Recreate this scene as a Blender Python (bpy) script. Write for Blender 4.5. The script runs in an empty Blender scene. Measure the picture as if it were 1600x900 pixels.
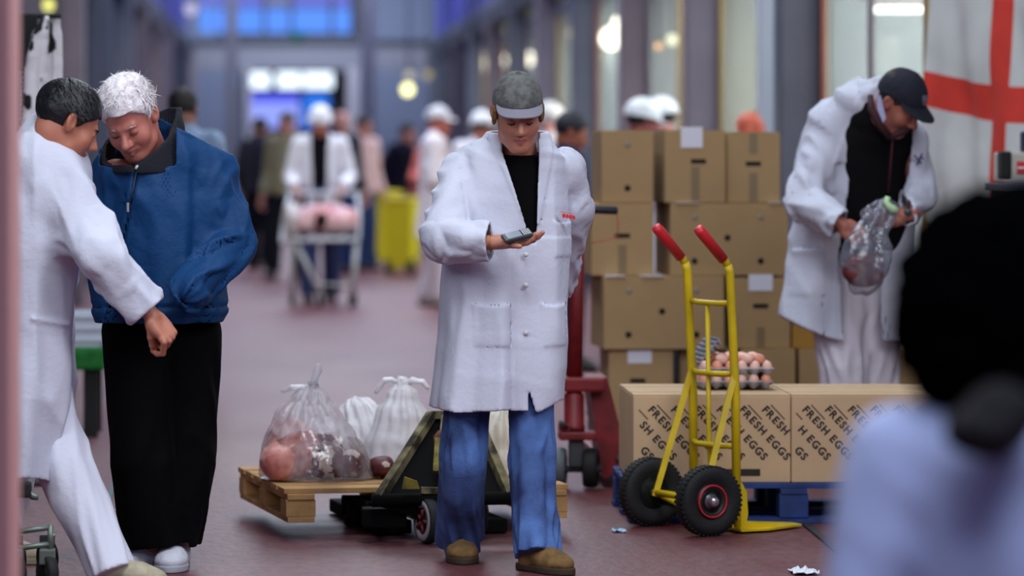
import bpy, bmesh, math, random
import numpy as np
from mathutils import Vector, Matrix
random.seed(7)
SC = bpy.context.scene
COL = SC.collection
# ------------------------------------------------------------------ camera, world, lights, exposure
CH = 1.43                      # eye height of the photographer
FPX = 6000.0                   # long lens
VX, VY = 440.0, 225.0          # where the avenue vanishes
cam = bpy.data.objects.new('camera', bpy.data.cameras.new('camera'))
COL.objects.link(cam)
cam.location = (0, 0, CH); cam.rotation_euler = (math.pi/2, 0, 0)
cam.data.sensor_width = 36; cam.data.lens = 36*FPX/1600
cam.data.shift_x = (800-VX)/1600; cam.data.shift_y = -(450-VY)/1600
cam.data.clip_end = 300; cam.data.clip_start = .1
cam.data.dof.use_dof = True; cam.data.dof.focus_distance = 13.05; cam.data.dof.aperture_fstop = 2.1
SC.camera = cam
SC.view_settings.view_transform = 'Standard'; SC.view_settings.look = 'None'
SC.view_settings.gamma = 1; SC.view_settings.use_curve_mapping = False
SC.view_settings.exposure = 0.0
SC.cycles.max_bounces = 7; SC.cycles.transparent_max_bounces = 16
SC.cycles.diffuse_bounces = 3; SC.cycles.glossy_bounces = 3; SC.cycles.transmission_bounces = 5
SC.cycles.caustics_reflective = False; SC.cycles.caustics_refractive = False
SC.cycles.sample_clamp_indirect = 4
world = bpy.data.worlds.new('world'); SC.world = world; world.use_nodes = True
bg = world.node_tree.nodes['Background']
bg.inputs[0].default_value = (.42, .52, 1, 1); bg.inputs[1].default_value = .22
def area(name, loc, size, power, col=(1,1,1), rot=(0,0,0)):
    l = bpy.data.lights.new(name, 'AREA'); l.shape = 'RECTANGLE'; l.size, l.size_y = size
    l.energy = power; l.color = col
    o = bpy.data.objects.new(name, l); o.location = loc; o.rotation_euler = rot; COL.objects.link(o); return o
# rows of cool fluorescent battens hung along the avenue
for k, y in enumerate((9.5, 17, 25, 34, 45, 57, 70)):
    area('batten_and_fill_light', (.6, y, 6.2), (2.6, 5), (270, 250, 300, 360, 380, 380, 380)[k], (.84, .91, 1))
area('batten_and_fill_light', (1.2, 3.2, 4.6), (2.6, 3), 170, (.7, .8, 1))  # not one of the battens: fill added to brighten the foreground coat
area('stall_light', (3.6, 8.5, 4.2), (3, 1.2), 150, (.95, .95, 1), (math.radians(25), math.radians(38), 0))
area('stall_light', (-2.8, 9, 4.2), (3, 1.2), 90, (.9, .93, 1), (math.radians(25), math.radians(-38), 0))
for y in (40, 62):
    area('gallery_light', (2.2, y, 5.4), (1, 14), 160, (.25, .3, 1), (0, math.radians(60), 0))
    area('gallery_light', (-1.2, y, 5.4), (1, 14), 120, (.3, .4, 1), (0, math.radians(-60), 0))
area('far_fill_light', (.4, 76.5, 5.2), (4.5, 2), 290, (.75, .85, 1), (math.radians(35), 0, 0))  # fill lamp added to brighten the beam and far end
area('far_fill_light', (.4, 82.5, 4.6), (6, 2), 220, (.75, .85, 1), (math.radians(-50), 0, math.pi))  # second added fill, lightens the end wall behind the beam
def P(px, py, Y): return np.array([(px-VX)/FPX*Y, Y, CH-(py-VY)/FPX*Y])
def PW(w, Y): return w/FPX*Y
# ------------------------------------------------------------------ materials
def lin(c):
    return tuple(((v/255)/12.92 if v/255 <= .04045 else ((v/255+.055)/1.055)**2.4) for v in c)
MATS = {}
def M(name, rgb=(200,200,200), rough=.6, metal=0., bump=None, var=None, sheen=0, spec=None, emit=0, sss=0, tint=None):
    if name in MATS: return MATS[name]
    m = bpy.data.materials.new(name); m.use_nodes = True; MATS[name] = m
    nt = m.node_tree; b = nt.nodes['Principled BSDF']
    c = lin(rgb); b.inputs['Base Color'].default_value = (*c, 1)
    b.inputs['Roughness'].default_value = rough; b.inputs['Metallic'].default_value = metal
    if spec is not None: b.inputs['Specular IOR Level'].default_value = spec
    if sheen: b.inputs['Sheen Weight'].default_value = sheen
    if sss: b.inputs['Subsurface Weight'].default_value = sss; b.inputs['Subsurface Scale'].default_value = .01
    if emit:
        b.inputs['Emission Color'].default_value = (*c, 1); b.inputs['Emission Strength'].default_value = emit
    geo = nt.nodes.new('ShaderNodeTexCoord')
    if var:
        n = nt.nodes.new('ShaderNodeTexNoise'); n.inputs['Scale'].default_value = var[0]; n.inputs['Detail'].default_value = 5
        nt.links.new(geo.outputs['Object'], n.inputs['Vector'])
        r = nt.nodes.new('ShaderNodeValToRGB')
        t = lin(tint) if tint else tuple(v*(1-var[1]) for v in c)
        r.color_ramp.elements[0].position = .36; r.color_ramp.elements[0].color = (*t, 1)
        r.color_ramp.elements[1].position = .62; r.color_ramp.elements[1].color = (*c, 1)
        nt.links.new(n.outputs['Fac'], r.inputs['Fac']); nt.links.new(r.outputs['Color'], b.inputs['Base Color'])
    if bump:
        n2 = nt.nodes.new('ShaderNodeTexNoise'); n2.inputs['Scale'].default_value = bump[0]; n2.inputs['Detail'].default_value = 4
        nt.links.new(geo.outputs['Object'], n2.inputs['Vector'])
        bp = nt.nodes.new('ShaderNodeBump'); bp.inputs['Strength'].default_value = bump[1]; bp.inputs['Distance'].default_value = .006
        nt.links.new(n2.outputs['Fac'], bp.inputs['Height']); nt.links.new(bp.outputs['Normal'], b.inputs['Normal'])
    return m
def glow(name, rgb, s):
    if name in MATS: return MATS[name]
    m = bpy.data.materials.new(name); m.use_nodes = True; MATS[name] = m
    nt = m.node_tree; nt.nodes.clear()
    e = nt.nodes.new('ShaderNodeEmission'); o = nt.nodes.new('ShaderNodeOutputMaterial')
    e.inputs[0].default_value = (*lin(rgb), 1); e.inputs[1].default_value = s
    nt.links.new(e.outputs[0], o.inputs[0]); return m
def thin(name, rgb, clear, rough=.2, glossw=.15, crinkle=0, tl_=.35):
    """thin see-through film or pane: transparent + milky translucent + glossy"""
    if name in MATS: return MATS[name]
    m = bpy.data.materials.new(name); m.use_nodes = True; MATS[name] = m
    nt = m.node_tree; nt.nodes.clear(); N = nt.nodes.new; L = nt.links.new
    out = N('ShaderNodeOutputMaterial'); tr = N('ShaderNodeBsdfTransparent'); di = N('ShaderNodeBsdfDiffuse')
    tl = N('ShaderNodeBsdfTranslucent'); gl = N('ShaderNodeBsdfGlossy')
    for n in (di, tl): n.inputs[0].default_value = (*lin(rgb), 1)
    gl.inputs['Roughness'].default_value = rough
    m1 = N('ShaderNodeMixShader'); m1.inputs[0].default_value = tl_; L(di.outputs[0], m1.inputs[1]); L(tl.outputs[0], m1.inputs[2])
    m2 = N('ShaderNodeMixShader'); m2.inputs[0].default_value = clear; L(m1.outputs[0], m2.inputs[1]); L(tr.outputs[0], m2.inputs[2])
    fr = N('ShaderNodeFresnel'); fr.inputs[0].default_value = 1.25
    mu = N('ShaderNodeMath'); mu.operation = 'MULTIPLY_ADD'; mu.inputs[1].default_value = .5; mu.inputs[2].default_value = glossw*.2
    L(fr.outputs[0], mu.inputs[0])
    m3 = N('ShaderNodeMixShader'); L(mu.outputs[0], m3.inputs[0]); L(m2.outputs[0], m3.inputs[1]); L(gl.outputs[0], m3.inputs[2])
    L(m3.outputs[0], out.inputs[0])
    if crinkle:
        tc = N('ShaderNodeTexCoord'); no = N('ShaderNodeTexNoise'); no.inputs['Scale'].default_value = crinkle; no.inputs['Detail'].default_value = 6
        L(tc.outputs['Object'], no.inputs['Vector']); bp = N('ShaderNodeBump'); bp.inputs['Strength'].default_value = .6; bp.inputs['Distance'].default_value = .02
        L(no.outputs['Fac'], bp.inputs['Height'])
        for n in (di, gl, tl): L(bp.outputs[0], n.inputs['Normal'])
        if clear < .9:
            rr = N('ShaderNodeMapRange'); rr.inputs[1].default_value = .3; rr.inputs[2].default_value = .7
            rr.inputs[3].default_value = max(0, clear-.25); rr.inputs[4].default_value = clear+.22
            L(no.outputs['Fac'], rr.inputs[0]); L(rr.outputs[0], m2.inputs[0])
    return m
# ------------------------------------------------------------------ object bookkeeping
def tag(o, label=None, cat=None, group=None, kind=None):
    if label: o['label'] = label
    if cat: o['category'] = cat
    if group: o['group'] = group
    if kind: o['kind'] = kind
    return o
def thing(name, label, cat, loc=(0,0,0), rotz=0, group=None):
    o = bpy.data.objects.new(name, None); COL.objects.link(o); o.empty_display_size = .1
    o.location = tuple(float(v) for v in loc); o.rotation_euler = (0, 0, rotz)
    tag(o, label, cat, group)
    o['_m'] = [v for r in (Matrix.Translation(o.location) @ Matrix.Rotation(rotz, 4, 'Z')) for v in r]
    return o
def rootmat(o):
    while o is not None:
        if '_m' in o:
            m = list(o['_m']); return Matrix([m[0:4], m[4:8], m[8:12], m[12:16]])
        o = o.parent
    return Matrix.Identity(4)
def link(name, me, mats, parent=None, label=None, local=False):
    """world-space mesh -> object (as child: moved into its thing's frame)"""
    if not isinstance(mats, (list, tuple)): mats = [mats]
    for m in mats: me.materials.append(m)
    o = bpy.data.objects.new(name, me); COL.objects.link(o)
    if parent is not None:
        if not local: me.transform(rootmat(parent).inverted())
        o.parent = parent
    if label: o['label'] = label
    return o
def solo(name, me, mats, label, cat, loc, group=None, kind=None):
    me.transform(Matrix.Translation([-float(v) for v in loc]))
    o = link(name, me, mats); o.location = tuple(float(v) for v in loc)
    return tag(o, label, cat, group, kind)
def raw(V, F, smooth=False, name='mesh'):
    V = np.asarray(V, np.float32); me = bpy.data.meshes.new(name)
    if isinstance(F, np.ndarray) and len(F):
        k = F.shape[1]
        me.vertices.add(len(V)); me.vertices.foreach_set('co', V.ravel())
        me.loops.add(F.size); me.loops.foreach_set('vertex_index', F.ravel().astype(np.int32))
        me.polygons.add(len(F)); me.polygons.foreach_set('loop_start', np.arange(0, F.size, k, dtype=np.int32))
        if smooth: me.polygons.foreach_set('use_smooth', np.ones(len(F), bool))
        me.update(calc_edges=True)
    else:
        me.from_pydata([tuple(map(float, v)) for v in V], [], [tuple(f) for f in F]); me.update()
        if smooth: me.polygons.foreach_set('use_smooth', np.ones(len(me.polygons), bool))
    return me
class B:
    """bmesh collector for boxes, tubes, lathes, prisms"""
    def __init__(s): s.bm = bmesh.new()
    def add(s, V, F, mi=0, sm=False):
        vs = [s.bm.verts.new(tuple(map(float, v))) for v in V]
        for f in F:
            try:
                fc = s.bm.faces.new([vs[i] for i in f]); fc.material_index = mi; fc.smooth = sm
            except ValueError: pass
    def box(s, c, size, rz=0, R=None, bev=0, mi=0):
        t = bmesh.new(); bmesh.ops.create_cube(t, size=1)
        for v in t.verts: v.co = Vector((v.co.x*size[0], v.co.y*size[1], v.co.z*size[2]))
        if bev: bmesh.ops.bevel(t, geom=list(t.edges), offset=bev, segments=2, affect='EDGES', profile=.6)
        mt = Matrix.Translation(Vector([float(q) for q in c])) @ (R.to_4x4() if R is not None else Matrix.Rotation(rz, 4, 'Z'))
        t.verts.index_update()
        s.add([mt @ v.co for v in t.verts], [[v.index for v in f.verts] for f in t.faces], mi); t.free()
        return s
    def tube(s, pts, r, n=10, mi=0, caps=True, closed=False, sq=False, sm=True):
        pts = [Vector([float(q) for q in p]) for p in pts]; m = len(pts)
        rr = r if isinstance(r, (list, tuple)) else [r]*m
        V = []; up = None
        for i, p in enumerate(pts):
            a = pts[(i-1) % m] if (i or closed) else p; b = pts[(i+1) % m] if (i < m-1 or closed) else p
            d = (b-a).normalized()
            if up is None:
                up = Vector((0,0,1)) if abs(d.z) < .9 else Vector((0,1,0))
            x = d.cross(up).normalized(); up = x.cross(d).normalized()
            for k in range(n):
                an = 2*math.pi*(k+(.5 if sq else 0))/n
                V.append(p + x*math.cos(an)*rr[i] + up*math.sin(an)*rr[i])
        F = []
        for i in range(m if closed else m-1):
            j = (i+1) % m
            for k in range(n): F.append([i*n+k, i*n+(k+1) % n, j*n+(k+1) % n, j*n+k])
        if caps and not closed: F += [list(range(n))[::-1], [(m-1)*n+k for k in range(n)]]
        s.add(V, F, mi, sm and not sq); return s
    def lathe(s, c, axis, prof, n=32, mi=0, sm=True):
        """prof: (radius, height along axis)"""
        ax = Vector([float(q) for q in axis]).normalized(); c = Vector([float(q) for q in c])
        u = ax.orthogonal().normalized(); w = ax.cross(u); V = []
        for r, h in prof:
            for k in range(n):
                an = 2*math.pi*k/n; V.append(c+ax*h+u*math.cos(an)*r+w*math.sin(an)*r)
        F = [[i*n+k, i*n+(k+1) % n, (i+1)*n+(k+1) % n, (i+1)*n+k] for i in range(len(prof)-1) for k in range(n)]
        if prof[0][0] > 0: F.append(list(range(n))[::-1])
        if prof[-1][0] > 0: F.append([(len(prof)-1)*n+k for k in range(n)])
        s.add(V, F, mi, sm); return s
    def prism(s, pts, ext, mi=0):
        """pts: planar world polygon, ext: extrusion vector"""
        n = len(pts); e = Vector([float(q) for q in ext]); A = [Vector([float(q) for q in p]) for p in pts]
        s.add(A+[a+e for a in A], [list(range(n))[::-1], [n+i for i in range(n)]]+[[i, (i+1) % n, n+(i+1) % n, n+i] for i in range(n)], mi)
        return s
    def mesh(s, name='mesh'):
        bmesh.ops.recalc_face_normals(s.bm, faces=s.bm.faces)
        me = bpy.data.meshes.new(name); s.bm.to_mesh(me); s.bm.free(); return me
# ------------------------------------------------------------------ noise + signed distance modelling
_rng = np.random.default_rng(3); _T = _rng.uniform(-1, 1, (32, 32, 32)).astype(np.float32)
def noise(p):
    p = np.asarray(p, np.float32); i = np.floor(p).astype(np.int32); f = p-i; f = f*f*(3-2*f); i &= 31; j = (i+1) & 31
    x0, y0, z0 = i[:,0], i[:,1], i[:,2]; x1, y1, z1 = j[:,0], j[:,1], j[:,2]; fx, fy, fz = f[:,0], f[:,1], f[:,2]
    T = _T
    a = T[x0,y0,z0]*(1-fx)+T[x1,y0,z0]*fx; b = T[x0,y1,z0]*(1-fx)+T[x1,y1,z0]*fx
    c = T[x0,y0,z1]*(1-fx)+T[x1,y0,z1]*fx; d = T[x0,y1,z1]*(1-fx)+T[x1,y1,z1]*fx
    return (a*(1-fy)+b*fy)*(1-fz)+(c*(1-fy)+d*fy)*fz
def V3(*a): return np.array(a, np.float64)
def nrm(v): v = np.asarray(v, float); return v/np.linalg.norm(v)
def lohi(pts, r): pts = np.array(pts, float); return pts.min(0)-r, pts.max(0)+r
class S:
    def __init__(s, f, lo, hi): s.f, s.lo, s.hi = f, np.array(lo, float), np.array(hi, float)
def cap(a, b, ra, rb=None):
    a, b = np.array(a, float), np.array(b, float); rb = ra if rb is None else rb; ab = b-a; L = max(ab@ab, 1e-9)
    def f(p):
        t = np.clip(((p-a)@ab)/L, 0, 1); q = p-a-t[:,None]*ab
        return np.sqrt((q*q).sum(1))-(ra+(rb-ra)*t)
    return S(f, *lohi([a, b], max(ra, rb)))
def ell(c, r, R=None):
    c, r = np.array(c, float), np.array(r, float)
    def f(p):
        q = p-c
        if R is not None: q = q@R
        k0 = np.sqrt(((q/r)**2).sum(1)); k1 = np.sqrt(((q/(r*r))**2).sum(1))+1e-9
        return k0*(k0-1)/k1
    return S(f, *lohi([c], r.max() if R is not None else r))
def rbox(c, h, r=.01, R=None):
    c, h = np.array(c, float), np.array(h, float)
    def f(p):
        q = p-c
        if R is not None: q = q@R
        q = np.abs(q)-(h-r)
        return np.sqrt((np.maximum(q, 0)**2).sum(1))+np.minimum(q.max(1), 0)-r
    return S(f, *lohi([c], np.linalg.norm(h) if R is not None else h))
def loft(C, A, Bb, side=(1,0,0), fold=None):
    """chain of elliptical sections; half-width A along side, Bb across it"""
    C = np.array(C, float); n = len(C); A = np.array(A, float)*np.ones(n); Bb = np.array(Bb, float)*np.ones(n)
    side = np.array(side, float)
    def f(p):
        d = None; s0 = 0.
        for i in range(n-1):
            ax = C[i+1]-C[i]; L = np.linalg.norm(ax); ax = ax/L
            sv = side-ax*(side@ax); sv = sv/np.linalg.norm(sv); fv = np.cross(ax, sv)
            q0 = p-C[i]; t = np.clip((q0@ax)/L, 0, 1); q = q0-(t*L)[:,None]*ax
            w = q@ax; u = q@sv; v = q@fv
            a = A[i]+(A[i+1]-A[i])*t; b = Bb[i]+(Bb[i+1]-Bb[i])*t; m = np.minimum(a, b)
            k0 = np.sqrt((u/a)**2+(v/b)**2+(w/m)**2)+1e-9; k1 = np.sqrt((u/(a*a))**2+(v/(b*b))**2+(w/(m*m))**2)+1e-9
            dd = k0*(k0-1)/k1
            if fold is not None: dd = dd+fold(np.arctan2(v, u), s0+t*L, p)
            s0 += L; d = dd if d is None else np.minimum(d, dd)
        return d
    return S(f, *lohi(C, max(A.max(), Bb.max())+.02))
def smin(a, b, k):
    if k <= 0: return np.minimum(a, b)
    h = np.clip(.5+.5*(b-a)/k, 0, 1); return b+(a-b)*h-k*h*(1-h)
def U(k, *ss):
    def f(p):
        d = ss[0].f(p)
        for s in ss[1:]: d = smin(d, s.f(p), k)
        return d
    return S(f, np.min([s.lo for s in ss], 0), np.max([s.hi for s in ss], 0))
def sub(a, b, k=0): return S(lambda p: -smin(-a.f(p), b.f(p), k), a.lo, a.hi)
def mod(a, g): return S(lambda p: g(p, a.f(p)), a.lo, a.hi)
def sdf_mesh(s, h, pad=.02, cls=None, arrays=False):
    lo = s.lo-pad; hi = s.hi+pad; m = np.maximum(np.ceil((hi-lo)/h/4).astype(int)+1, 2); n = m*4
    gx, gy, gz = [lo[k]+(np.arange(m[k])*4+1.5)*h for k in range(3)]
    X = np.stack(np.meshgrid(gx, gy, gz, indexing='ij'), -1).reshape(-1, 3)
    c = np.concatenate([s.f(X[i:i+400000]) for i in range(0, len(X), 400000)]).astype(np.float32).reshape(m)
    F = np.repeat(np.repeat(np.repeat(c, 4, 0), 4, 1), 4, 2)
    bi = np.argwhere(np.abs(c) < 4*h*1.75)
    o = np.arange(4); off = np.stack(np.meshgrid(o, o, o, indexing='ij'), -1).reshape(-1, 3)
    F6 = F.reshape(m[0], 4, m[1], 4, m[2], 4)
    for i in range(0, len(bi), 6000):
        bb = bi[i:i+6000]; pts = (bb[:,None,:]*4+off[None]).reshape(-1, 3)*h+lo
        F6[bb[:,0], :, bb[:,1], :, bb[:,2], :] = s.f(pts).reshape(-1, 4, 4, 4)
    I = F < 0
    a = I[:-1,:-1,:-1].astype(np.int8)
    tot = np.zeros(a.shape, np.int8)
    for dx in (0,1):
        for dy in (0,1):
            for dz in (0,1): tot += I[dx:n[0]-1+dx, dy:n[1]-1+dy, dz:n[2]-1+dz]
    act = (tot > 0) & (tot < 8); cells = np.argwhere(act)
    if len(cells) == 0: return (np.zeros((0,3)), np.zeros((0,4), int)) if arrays else raw([], [])
    idx = np.full(act.shape, -1, np.int32); idx[act] = np.arange(len(cells))
    cor = np.array([(x,y,z) for x in (0,1) for y in (0,1) for z in (0,1)])
    val = np.stack([F[cells[:,0]+q[0], cells[:,1]+q[1], cells[:,2]+q[2]] for q in cor], 1)
    acc = np.zeros((len(cells), 3)); cnt = np.zeros(len(cells))
    for i in range(8):
        for j in range(i+1, 8):
            if np.abs(cor[i]-cor[j]).sum() != 1: continue
            va, vb = val[:,i], val[:,j]; x = (va < 0) != (vb < 0)
            t = np.where(x, va/np.where(x, va-vb, 1), 0)
            acc += x[:,None]*(cor[i]+t[:,None]*(cor[j]-cor[i])); cnt += x
    V = (cells+acc/cnt[:,None])*h+lo
    Q = []
    for ax in range(3):
        sl0 = [slice(None)]*3; sl1 = [slice(None)]*3; sl0[ax] = slice(0, -1); sl1[ax] = slice(1, None)
        e = I[tuple(sl0)] != I[tuple(sl1)]; g = np.argwhere(e)
        b, cc = (ax+1) % 3, (ax+2) % 3
        g = g[(g[:,b] > 0) & (g[:,cc] > 0) & (g[:,b] < n[b]-1) & (g[:,cc] < n[cc]-1)]
        if not len(g): continue
        ins = I[g[:,0], g[:,1], g[:,2]]
        def ix(db, dc):
            q = g.copy(); q[:,b] -= db; q[:,cc] -= dc; return idx[q[:,0], q[:,1], q[:,2]]
        q = np.stack([ix(1,1), ix(0,1), ix(0,0), ix(1,0)], 1)
        q[~ins] = q[~ins][:, ::-1]; Q.append(q)
    Q = np.concatenate(Q); Q = Q[(Q >= 0).all(1)]
    if arrays: return V, Q
    me = raw(V, Q, True)
    if cls is not None:
        cen = V[Q].mean(1); me.polygons.foreach_set('material_index', cls(cen).astype(np.int32))
    return me
def merge(parts):
    VV, QQ, MM = [], [], []; o = 0
    for V, Q, mi in parts:
        VV.append(V); QQ.append(Q+o); MM.append(mi if isinstance(mi, np.ndarray) else np.full(len(Q), mi)); o += len(V)
    me = raw(np.concatenate(VV), np.concatenate(QQ), True)
    me.polygons.foreach_set('material_index', np.concatenate(MM).astype(np.int32)); return me
# ------------------------------------------------------------------ people
def axes(yaw, pitch=0, roll=0):
    """columns: person's right, forward, up. yaw 0 looks at the camera, + turns to picture right"""
    F = V3(math.sin(yaw), -math.cos(yaw), 0); Z = V3(0,0,1)
    f = F*math.cos(pitch)-Z*math.sin(pitch); u = Z*math.cos(pitch)+F*math.sin(pitch); r = np.cross(f, u)
    r2 = r*math.cos(roll)+u*math.sin(roll)*-1; u2 = u*math.cos(roll)+r*math.sin(roll)
    return np.stack([r2, f, u2], 1)
def xform(V, c, A, s=1.): return (V*s)@A.T+c
def flip_if(Q, A): return Q[:, ::-1] if np.linalg.det(A) < 0 else Q
def head_sdf(neck_end, smile=0, thick=1., nose=1.):
    sk = U(.03, ell((0,-.014,.034), (.076,.098,.088)), ell((0,.028,-.03), (.061,.064,.088)), ell((0,-.02,-.04), (.06,.06,.06)))
    jaw = U(.025, ell((0,.066,-.098), (.028,.024,.021)), cap((-.042,.02,-.082), (-.012,.068,-.104), .022, .016), cap((.042,.02,-.082), (.012,.068,-.104), .022, .016))
    s = U(.03, sk, jaw, ell((.036,.06,-.034), (.026,.022,.026)), ell((-.036,.06,-.034), (.026,.022,.026)))
    s = U(.016, s, cap((-.034,.079,.02), (-.012,.088,.017), .0085), cap((.034,.079,.02), (.012,.088,.017), .0085))
    for x in (-1, 1): s = sub(s, ell((x*.031,.101,.001), (.017,.014,.011)), .012)
    s = U(.012, s, cap((0,.088,.008), (0,.112*nose,-.03), .007, .0125*nose), ell((.0125,.1,-.036), (.0085,.01,.0085)), ell((-.0125,.1,-.036), (.0085,.01,.0085)))
    s = U(.003, s, ell((.031,.0785,.0), (.0145,.0125,.0125)), ell((-.031,.0785,.0), (.0145,.0125,.0125)))
    w = .021+.006*smile; zz = .006*smile
    s = U(.007, s, cap((-w,.084,-.064+zz), (0,.095,-.062), .003, .0062), cap((w,.084,-.064+zz), (0,.095,-.062), .003, .0062),
          cap((-w*.8,.085,-.0725+zz), (0,.093,-.075), .003, .0068), cap((w*.8,.085,-.0725+zz), (0,.093,-.075), .003, .0068))
    s = sub(s, U(0, cap((-w,.09,-.0675+zz), (0,.103,-.068), .0024), cap((w,.09,-.0675+zz), (0,.103,-.068), .0024)), .003)
    if smile: s = sub(s, U(0, cap((-.02,.102,-.03), (-.036,.086,-.06), .0025), cap((.02,.102,-.03), (.036,.086,-.06), .0025)), .008)
    for x in (-1, 1):
        s = sub(s, ell((x*.008,.109,-.0435), (.004,.005,.004)), .002)
        c = a = math.cos(.25); sn = math.sin(.25)
        R = np.array([[math.cos(.45*x), -math.sin(.45*x), 0], [math.sin(.45*x), math.cos(.45*x), 0], [0,0,1]])@np.array([[1,0,0],[0,c,-sn],[0,sn,c]])
        ear = sub(ell((x*.081,-.008,-.004), (.009,.019,.032), R), ell((x*.089,-.002,.002), (.007,.010,.019), R), .004)
        s = U(.006, s, ear)
    nk = cap((0,-.028,-.06), neck_end, .054*thick, .062*thick)
    return U(.03, s, nk)
def hand_sdf(curl=(.3,.4,.4,.5), thumb=(.6,.6), spread=.06, fist=False):
    pal = U(.02, rbox((0,.05,0), (.034,.045,.0125), .012), ell((0,0,0), (.027,.03,.019)), ell((.024,.035,-.006), (.017,.03,.015)), ell((-.027,.045,-.004), (.013,.035,.014)))
    fs = []
    X = (.030,.0100,-.0105,-.0305); Y = (.092,.096,.093,.084); Ls = ((.043,.026,.021), (.047,.030,.023), (.043,.028,.022), (.034,.021,.019)); rr = (.0095,.0098,.0092,.0082)
    for k in range(4):
        p = V3(X[k], Y[k]-.012, 0); sp = spread*(1.2-k*.8)
        c = curl[k] if not isinstance(curl[k], tuple) else curl[k]; a = 0
        cs = c if isinstance(c, tuple) else (c, c*1.15, c*.8)
        ch = [p]; p = V3(X[k], Y[k], 0); ch.append(p)
        for j in range(3):
            a += cs[j]; d = V3(math.sin(sp)*math.cos(a), math.cos(sp)*math.cos(a), -math.sin(a)); p = p+d*Ls[k][j]; ch.append(p)
        r = rr[k]; rs = (r*1.05, r*1.06, r, r*.92, r*.8)
        fs.append(U(.003, *[cap(ch[j], ch[j+1], rs[j], rs[j+1]) for j in range(4)]))
    t0 = V3(.022,.018,-.006); a, b = thumb
    d1 = nrm((math.sin(a)*1.0, math.cos(a), -.35-.4*b)); d2 = nrm((math.sin(a-.25-b*.3), math.cos(a-.25), -.4-.7*b)); d3 = nrm((math.sin(a-.6-b*.5), math.cos(a-.5), -.45-.9*b))
    t1 = t0+d1*.042; t2 = t1+d2*.033; t3 = t2+d3*.026
    th = U(.004, cap(t0, t1, .0150, .0118), cap(t1, t2, .0115, .0105), cap(t2, t3, .0105, .0085))
    f = fs[0]
    for g in fs[1:]: f = U(.0015, f, g)
    return U(.008, U(.006, pal, f), th, cap((0,-.05,0), (0,.0,0), .027, .026))
def skin_mat(name, rgb): return M(name, rgb, rough=.5, var=(18, .12), bump=(150, .08), sss=.08)
def cloth(name, rgb, rough=.85, var=None, b=(260,.3), sheen=.0): return M(name, rgb, rough=rough, bump=b, var=var, sheen=sheen, spec=.1 if max(rgb) < 40 else .3)
def cuff(d, p, w, dirn, R=.13):
    """open a sleeve or leg past point w"""
    dirn = nrm(dirn); q = p-np.array(w); c = np.maximum(-(q@dirn), np.sqrt((q*q).sum(1))-R)
    return np.maximum(d, -c)
def rdg(n, w=2.6):
    """soft ridge: 1 on the crest, falling to about -1"""
    return 1-w*np.sqrt(n*n+.004)
def fold_sleeve(amp, seed, k=34):
    def f(th, s, p):
        ph = s*k*.5+1.1*np.sin(th+seed)
        q = np.stack([ph, np.cos(th)*.75+seed*3.1, np.sin(th)*.75+s*2], 1)
        q2 = np.stack([s*k*.22-1.3*np.cos(th+seed), np.cos(th)*.8-seed, np.sin(th)*.8+s], 1)
        return np.clip(-amp*.9*rdg(noise(q))-amp*.8*rdg(noise(q2), 2.2), -2*amp, .009)
    return f
def fold_skirt(amp, seed, z1, z0, n=7, ang=1.):
    """long folds deepening from height z1 down to z0, plus pulled creases"""
    def f(th, s, p):
        r = np.clip((z1-p[:,2])/(z1-z0), 0, 1)
        q = np.stack([np.cos(th)*2.2+seed, np.sin(th)*2.2+p[:,2]*1.1, p[:,2]*1.6+seed*2], 1)
        big = np.sin(th*n+seed+2.*noise(q))
        sm = noise(p*np.array([11,7,2.2])+seed); dg = noise(np.stack([p[:,0]*8+p[:,2]*6, p[:,1]*6, p[:,2]*3-p[:,0]*3], 1)+seed*1.7)
        return amp*(.2+r**.8)*big-amp*.55*rdg(sm)-amp*.5*rdg(dg)*(1-.6*r)
    return f
def make_hand(spec, res):
    A = np.stack([nrm(spec['thumbdir']), nrm(spec['dir']), nrm(spec['back'])], 1)
    f = A[:,1]; b = A[:,2]-f*(A[:,2]@f); b = nrm(b); t = np.cross(f, b); t = t if t@A[:,0] > 0 else -t
    A = np.stack([t, f, b], 1)
    V, Q = sdf_mesh(hand_sdf(spec.get('curl', (.3,.4,.45,.5)), spec.get('thumb', (.6,.5))), res, arrays=True)
    return xform(V, spec['w'], A, spec.get('s', 1.)), flip_if(Q, A), A
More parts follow.
